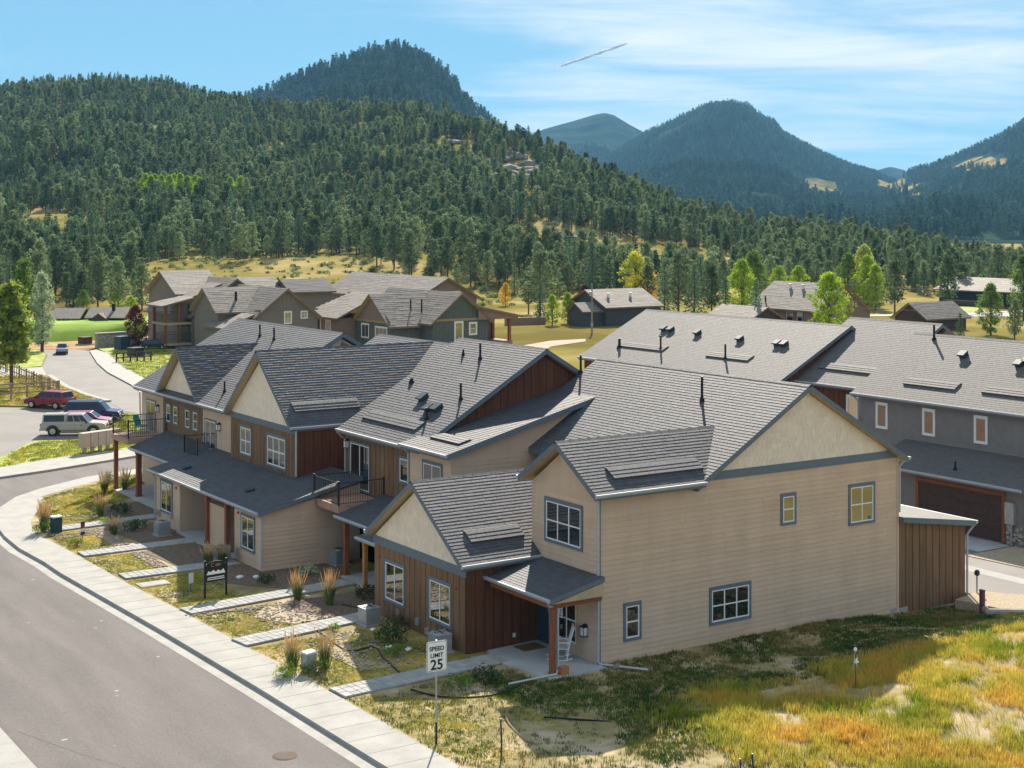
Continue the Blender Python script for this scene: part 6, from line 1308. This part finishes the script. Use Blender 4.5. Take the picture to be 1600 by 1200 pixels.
t = thing('hydrant_spigot', 'upright water spigot at the lean to corner', 'spigot', (18.6, -.35, -.3)); b = MB(); b.tube([(0, 0, -.2), (0, 0, .95)], .035, 8); b.build('riser', m_galv, t); b = MB(); b.lathe([(.05, 0), (.11, .06), (.11, .18), (.04, .25)], (0, 0, .95), 10); b.build('head', m_metal, t)
def hose(pts, label, r=.03, m_=None, cat='edging', name='landscape_edging'):
    b = MB(); P = [Vector(p) for p in pts]; out = []
    for i in range(len(P) - 1):
        p0, p1, p2, p3 = P[max(i - 1, 0)], P[i], P[i + 1], P[min(i + 2, len(P) - 1)]
        for k in range(5): t_ = k / 5; out.append(.5 * ((2 * p1) + (p2 - p0) * t_ + (2 * p0 - 5 * p1 + 4 * p2 - p3) * t_ * t_ + (3 * p1 - p0 - 3 * p2 + p3) * t_ ** 3))
    b.tube(out + [P[-1]], r, 6); tag(b.build(name, m_ or m_black), label, cat)
hose([(*(-6.12, 1.94), .02), (*(-5.64, 4.57), .02), (*(-5.27, 5.96), .02), (*(-6.22, 6.04), .02), (*(-6.15, 7.68), .02), (*(-5.98, 9.06), .02)], 'black curved bed edging between the second and third walks')
hose([(*(-6.50, 1.17), .02), (*(-6.18, 0.20), .02), (*(-5.52, -0.45), .02), (*(-4.52, -0.74), .02), (*(-3.40, -0.39), .02)], 'black curved bed edging below the nearest paved walk')
hose([(*(-1.52, 12.22), .02), (*(-3.07, 10.89), .02), (*(-3.57, 11.80), .02)], 'short black bed edging by the air conditioner', .025)
hose([(*(-5.39, -2.63), .05), (*(-5.74, -3.41), .05), (*(-6.07, -4.68), .05), (*(-6.00, -5.17), .05)], 'loose tan hose end on the bare lawn patch', .03, m_wood, 'hose', 'garden_hose')
hose([(*(-4.52, -3.40), .05), (*(-3.77, -4.16), .05), (*(-3.11, -4.86), .06)], 'dark irrigation hose across the shaded lawn', .03, m_black, 'hose', 'garden_hose')
# ------------------------------------------------------------------ garden plants
def reed(loc, label, H=1.35, n=46, seed=0, group=None):
    rg = random.Random(seed); t = thing('reed_grass', label, 'ornamental grass', (*loc, 0)); bl = MB(); pl_ = MB()
    for i in range(n * 3):
        a = rg.uniform(0, 6.283); r0 = rg.uniform(0, .14); lean = rg.uniform(.05, .42); h = H * rg.uniform(.35, .62); w = .012; p = Vector((math.cos(a) * r0, math.sin(a) * r0, 0)); q = p + Vector((math.cos(a) * lean * .4, math.sin(a) * lean * .4, h * .75)); e = p + Vector((math.cos(a) * lean, math.sin(a) * lean, h)); s = Vector((-math.sin(a), math.cos(a), 0)) * w
        bl.add([p - s, p + s, q + s, q - s, e], [(0, 1, 2, 3), (3, 2, 4)])
    for i in range(n):
        a = rg.uniform(0, 6.283); r0 = rg.uniform(0, .10); lean = rg.uniform(.02, .42); h = H * rg.uniform(.7, 1.08); p = Vector((math.cos(a) * r0, math.sin(a) * r0, .1)); e = Vector((math.cos(a) * (r0 + lean), math.sin(a) * (r0 + lean), h)); q = p.lerp(e, .62)
        pl_.tube([p, q], .005, 3, cap=False); pl_.tube([q, q.lerp(e, .35), e], .020, 4, r1=.004)
    bl.build('blades', m_blade, t); pl_.build('plumes', m_plume, t); return t
for k, (xy, hh, lab) in enumerate((((-4.73, 13.37), 1.25, 'feather reed grass at the sunny end of the third walk, left of two'), ((-3.98, 12.07), 1.35, 'feather reed grass in the bed edge, right of two by the third walk'), ((-5.34, 21.06), 1.0, 'straw plumed reed grass left of the entrance sign, in front of the porch post'), ((-4.76, 20.97), .9, 'straw plumed reed grass just above the entrance sign'), ((-8.75, 5.15), 1.35, 'feather reed grass left of the white utility box'), ((-7.75, 4.75), 1.3, 'feather reed grass right of the white utility box'), ((-9.3, 32.0), 1.5, 'wide orange reed grass at the pavement corner'), ((-5.88, 34.13), 1.3, 'reed grass at the bend of the corner garden steps'), ((-3.66, 40.29), 1.2, 'tall orange reed grass in the corner garden, left of two'), ((-2.49, 40.45), 1.25, 'tall orange reed grass in the corner garden, right of two'), ((-6.76, 29.39), .9, 'thin straw grass at the edge of the shaded bed'))):
    reed(xy, lab, hh, 46 if 'wide' not in lab else 80, k)
def shrub(loc, label, r=.4, seed=0, m_=None, fl=None):
    t = thing('shrub', label, 'shrub', (*loc, 0)); rg = random.Random(seed); b = MB()
    for i in range(34): a = rg.uniform(0, 6.28); q = r * math.sqrt(rg.random()); leafquads(b, Vector((math.cos(a) * q, math.sin(a) * q, r * .25 + r * .9 * rg.random() * (1 - .5 * q / r))), r * .3, 12, r * .11, 0, 0, .2 + .6 * rg.random(), rg)
    b.build('foliage', m_ or m_leaf, t); s = MB()
    for i in range(5): a = i * 1.257; s.tube([(0, 0, -.05), (math.cos(a) * r * .5, math.sin(a) * r * .5, r * .8)], .012, 4, r1=.004)
    s.build('stems', m_bark, t)
m_shr = M('shrub_leaves', (.05, .085, .03), .8, .25, 2, 0, tr=.25, tint=.3)
for k, (xy, r_, lab, m_) in enumerate((((-4.5, 6.2), .55, 'dark low shrub under the first boarded wing window', m_shr), ((-5.2, 4.6), .42, 'yellow green shrub behind the speed limit sign', m_leaf), ((-3.7, 7.4), .5, 'dark shrub by the sunlit air conditioner', m_shr), ((-5.08, 0.47), .45, 'yellow green shrub below the nearest walk', m_leaf), ((-4.15, 0.42), .5, 'dark spreading shrub near the entry patio', m_shr), ((-5.50, 8.74), .26, 'small bright shrub in the gravel strip', m_leaf), ((-2.4, 12.2), .5, 'dark shrub beside the orange porch post', m_shr), ((-2.6, 16.9), .42, 'bluish shrub against the tan side wall', m_silver), ((-4.6, 16.6), .4, 'dark shrub in the shaded bed behind the sign', m_shr), ((-5.6, 29.8), .5, 'dark shrub in front of the far porch block window', m_shr), ((-4.9, 34.0), .55, 'dark shrub by the far corner walk', m_shr), ((-2.08, 41.12), .45, 'green upright shrub under the corner reed grass', m_leaf), ((-2.32, 43.72), .45, 'round shrub in the corner lawn', m_leaf), ((-6.28, 32.11), .3, 'little green shrub at the end of the fifth walk', m_leaf), ((-9.29, 4.59), .4, 'bright green clump at the foot of the pavement reed grass', m_lime), ((-8.3, 4.3), .42, 'leafy green clump around the white utility box', m_leaf), ((-9.00, 27.86), .35, 'green clump at the foot of the coloured yard sign', m_leaf), ((-9.38, 31.62), .5, 'green clump below the wide orange reed grass', m_leaf))):
    shrub(xy, lab, r_, k, m_)
for k, (xy, r_, lab) in enumerate((((-4.9, 5.6), .11, 'round white stone in the shaded bed, left of two behind the speed limit sign'), ((-4.5, 5.0), .12, 'round white stone in the shaded bed, right of two behind the speed limit sign'), ((-4.3, 7.9), .09, 'small white stone by the sunlit air conditioner'), ((-5.2, 18.0), .13, 'white stone in the bed by the tan wall corner, left of two'), ((-4.6, 17.6), .13, 'white stone in the bed by the tan wall corner, right of two'), ((0.38, -0.58), .16, 'pale flat stone at the end wall corner'), ((-4.6, 29.4), .13, 'white stone by the far air conditioner'))):
    rm_ = rock_mesh(20 + k, m_signw if 'white' in lab else m_rock); o = put('garden_stone', rm_); o.location = (*xy, .05); o.scale = (r_,) * 3; tag(o, lab, 'stone')
# dry creek beds of river stones
def creek(pts, n, w):
    P = []; 
    for i in range(n):
        k = random.random() * (len(pts) - 1); i0 = int(k); f = k - i0; a, c = pts[i0], pts[i0 + 1]; P.append((a[0] + (c[0] - a[0]) * f + random.gauss(0, w), a[1] + (c[1] - a[1]) * f + random.gauss(0, w), .02))
    return P
ck = creek([(-9.07, 13.38), (-7.57, 13.28), (-6.28, 13.23), (-5.33, 12.95), (-4.28, 14.03)], 260, .12) + creek([(-7.85, 30.62), (-6.47, 30.07), (-4.78, 30.40)], 150, .12) + creek([(-9.41, 29.93), (-8.36, 29.93), (-7.08, 30.12)], 120, .12) + creek([(-9.63, 30.75), (-8.49, 30.52), (-6.94, 30.55), (-5.20, 31.97)], 140, .10) + creek([(-8.28, 34.93), (-7.04, 33.74), (-5.62, 35.15)], 100, .12)
for g_, n_ in zip(GRAV, (420, 380, 260, 320)): ck += [(random.uniform(min(p[0] for p in g_), max(p[0] for p in g_)), random.uniform(min(p[1] for p in g_), max(p[1] for p in g_)), .02) for _ in range(n_)]
scatter('river_stones', [loose(rock_mesh(40 + i, M('river_stone_%s' % 'abc'[i], c_, .85, .2, 8)), 'stone_%s' % 'abc'[i]) for i, c_ in enumerate(((.34, .26, .18), (.24, .20, .16), (.40, .34, .27)))], ck, RNG.uniform(0, 6.28, len(ck)), RNG.uniform(.016, .05, len(ck)), RNG.integers(0, 3, len(ck)))
# ------------------------------------------------------------------ grass
def tuft(seed, n, H, spread, w, lean=.4, m_=None, nm='tuft'):
    rg = random.Random(seed); b = MB()
    for i in range(n):
        a = rg.uniform(0, 6.283); r0 = spread * math.sqrt(rg.random()); aa = rg.uniform(0, 6.283); p = Vector((math.cos(a) * r0, math.sin(a) * r0, -.01)); h = H * rg.uniform(.5, 1.1); l = h * lean * rg.uniform(.2, 1.2); q = p + Vector((math.cos(aa) * l * .35, math.sin(aa) * l * .35, h * .6)); e = p + Vector((math.cos(aa) * l, math.sin(aa) * l, h)); s = Vector((-math.sin(aa), math.cos(aa), 0)) * w
        b.add([p - s, p + s, q + s * .8, q - s * .8, e], [(0, 1, 2, 3), (3, 2, 4)], 0, rg.random())
    return loose(b.mesh(nm, m_), nm)
def inside(p, poly):
    x_, y_ = p; c = False; j = len(poly) - 1
    for i in range(len(poly)):
        if (poly[i][1] > y_) != (poly[j][1] > y_) and x_ < (poly[j][0] - poly[i][0]) * (y_ - poly[i][1]) / (poly[j][1] - poly[i][1] + 1e-12) + poly[i][0]: c = not c
        j = i
    return c
LAWNS = [[(-8.55, 2.75), (-3.1, 3.1), (-3.1, 8.3), (-6.2, 8.25), (-8.85, 8.3)], [(-8.6, 1.5), (-8.55, -8), (-4.6, -7), (-4.2, -2.2), (-4.0, -.9), (-6.5, -.2), (-7.8, 1.5)], [(-8.9, 9.75), (-6.2, 10.0), (-7.2, 12.0), (-6.0, 13.45), (-9.0, 13.35)], [(-9.05, 14.75), (-6.2, 14.9), (-6.2, 17.6), (-6.0, 20.1), (-9.3, 20.15)], [(-9.35, 21.5), (-7.5, 21.5), (-7.4, 25.2), (-9.5, 25.2)], [(-9.5, 26.6), (-7.6, 26.6), (-7.5, 31.2), (-9.5, 31.2)], [(-8.4, 33.2), (-5.8, 32.7), (-5.6, 36.5), (-2.6, 38), (.5, 45.3), (-1.4, 44.8), (-4.5, 42.6), (-6.8, 40.8), (-7.6, 38.9), (-8.6, 36)]]  # second polygon: lighter grass to brighten the sunlit wedge of the side lawn
P = []
for pl_ in LAWNS:
    xs = [p[0] for p in pl_]; ys = [p[1] for p in pl_]; A = (max(xs) - min(xs)) * (max(ys) - min(ys))
    for _ in range(int(A * 170)):
        p = (random.uniform(min(xs), max(xs)), random.uniform(min(ys), max(ys)))
        if inside(p, pl_): P.append((*p, -.012))
scatter('grass', [tuft(i, 11, .055, .07, .0055, .8, m_grass, 'lawn_tuft_%s' % 'abc'[i]) for i in range(3)], P, RNG.uniform(0, 6.28, len(P)), RNG.uniform(.6, 1.3, len(P)), RNG.integers(0, 3, len(P)))
# side lawn: short green under the wall, darkened for the house shade, tall golden meadow on the mound
n_ = 70000; gx2 = RNG.uniform(-8.6, 22, n_); gy2 = RNG.uniform(-17, 1.4, n_); ok = ~((gy2 > -.15) & (gx2 > -.1) & (gx2 < 18.5)) & ~((gx2 > -2.7) & (gx2 < .1) & (gy2 > -.5)) & ~((gx2 > 18.4) & (gy2 > -3.2)) 
bare = np.array([noise.fractal((a / 2.6, b_ / 2.6, 9), 1, 2, 3) for a, b_ in zip(gx2, gy2)]); ok &= RNG.random(n_) > sstep(.12, .42, bare) * .92
patch = np.exp(-(((gx2 + 5.6) / 1.9) ** 2 + ((gy2 + 3.6) / 1.3) ** 2)); ok &= RNG.random(n_) > patch * .85
gx2, gy2 = gx2[ok], gy2[ok]; mz = mound(gx2, gy2) - .01; hn = np.array([noise.noise((a / 3.2, b_ / 3.2, 4)) for a, b_ in zip(gx2, gy2)])
tall = sstep(-4.2, -6.2, gy2 + hn * 1.6) * sstep(-3.5, .5, gx2 + hn * 2); isT = RNG.random(len(gx2)) < tall; drop = (gx2 < -4.3) & (RNG.random(len(gx2)) < .75); gx2, gy2, mz, isT = gx2[~drop], gy2[~drop], mz[~drop], isT[~drop]  # dark tufts thinned near the street so the sunlit wedge stays light
scatter('shade_tinted_grass', [tuft(20 + i, 10, .10, .09, .007, .7, m_shadeg, 'rough_tuft_%s' % 'abc'[i]) for i in range(3)], np.column_stack([gx2, gy2, mz])[~isT], RNG.uniform(0, 6.28, (~isT).sum()), RNG.uniform(.6, 1.5, (~isT).sum()), RNG.integers(0, 3, (~isT).sum()))
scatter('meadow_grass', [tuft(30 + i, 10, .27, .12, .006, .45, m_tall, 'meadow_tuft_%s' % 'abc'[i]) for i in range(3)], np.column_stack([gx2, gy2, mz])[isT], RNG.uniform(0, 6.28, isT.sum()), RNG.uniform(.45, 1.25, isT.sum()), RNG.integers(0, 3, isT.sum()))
# grass on the corner lawn and verges
P = []
for pl_, dn in (([(-6.25, 52.10), (-2.61, 53.78), (2.72, 54.98), (4.76, 57.35), (9.62, 70.78), (7.77, 71.99), (4.38, 64.20), (1.16, 60.41), (-1.25, 61.29), (-3.93, 57.73)], 28), ([(0.90, 84.09), (5.68, 79.97), (9.51, 81.53), (9.44, 86.44), (9.86, 93.78), (11.20, 104.10), (6.44, 106.52)], 14), ([(23.90, 123.64), (20.35, 108.58), (18.41, 96.61), (18.47, 90.65), (31.26, 123.70), (29.00, 132.42)], 9)):
    xs = [p[0] for p in pl_]; ys = [p[1] for p in pl_]; A = (max(xs) - min(xs)) * (max(ys) - min(ys))
    for _ in range(int(A * dn)):
        p = (random.uniform(min(xs), max(xs)), random.uniform(min(ys), max(ys)))
        if inside(p, pl_): P.append((*p, 0.0))
scatter('verge_grass', [tuft(50 + i, 10, .10, .16, .012, .7, m_vg, 'verge_tuft_%s' % 'ab'[i]) for i, m_vg in enumerate((M('verge_blades', (.13, .20, .02), .9, .2, .12, 0, coord='Inst', c2=(.27, .25, .04), tr=.3, rnd=.25, spec=.1), m_grass))], P, RNG.uniform(0, 6.28, len(P)), RNG.uniform(.6, 1.6, len(P)), RNG.integers(0, 2, len(P)))
# a short contrail: a ragged row of thin vapour puffs
A_ = Vector((*world_xy0(876, 9000), 14.9 + 9000 * (344 - 103) / 2336)); B_ = Vector((*world_xy0(973, 9300), 14.9 + 9300 * (344 - 70) / 2336))
b = MB(); rg_ = random.Random(3)
for k in range(420):
    f = rg_.random() ** .9; w_ = 6 + 16 * f * (1.15 - f); c_ = A_.lerp(B_, f) + Vector((rg_.gauss(0, 5), rg_.gauss(0, 5), rg_.gauss(0, w_ * .22))); d_ = (B_ - A_).normalized() * rg_.uniform(25, 70); u_ = Vector((0, 0, 1)) * rg_.uniform(2, 5); q_ = d_.cross(u_).normalized() * 4
    b.add([c_ - d_, c_ + u_, c_ + d_, c_ - u_, c_ + q_, c_ - q_], [(0, 1, 4), (1, 2, 4), (2, 3, 4), (3, 0, 4), (1, 0, 5), (2, 1, 5), (3, 2, 5), (0, 3, 5)])
tag(b.build('contrail', m_cloud), 'short white contrail high over the mountains', 'contrail')
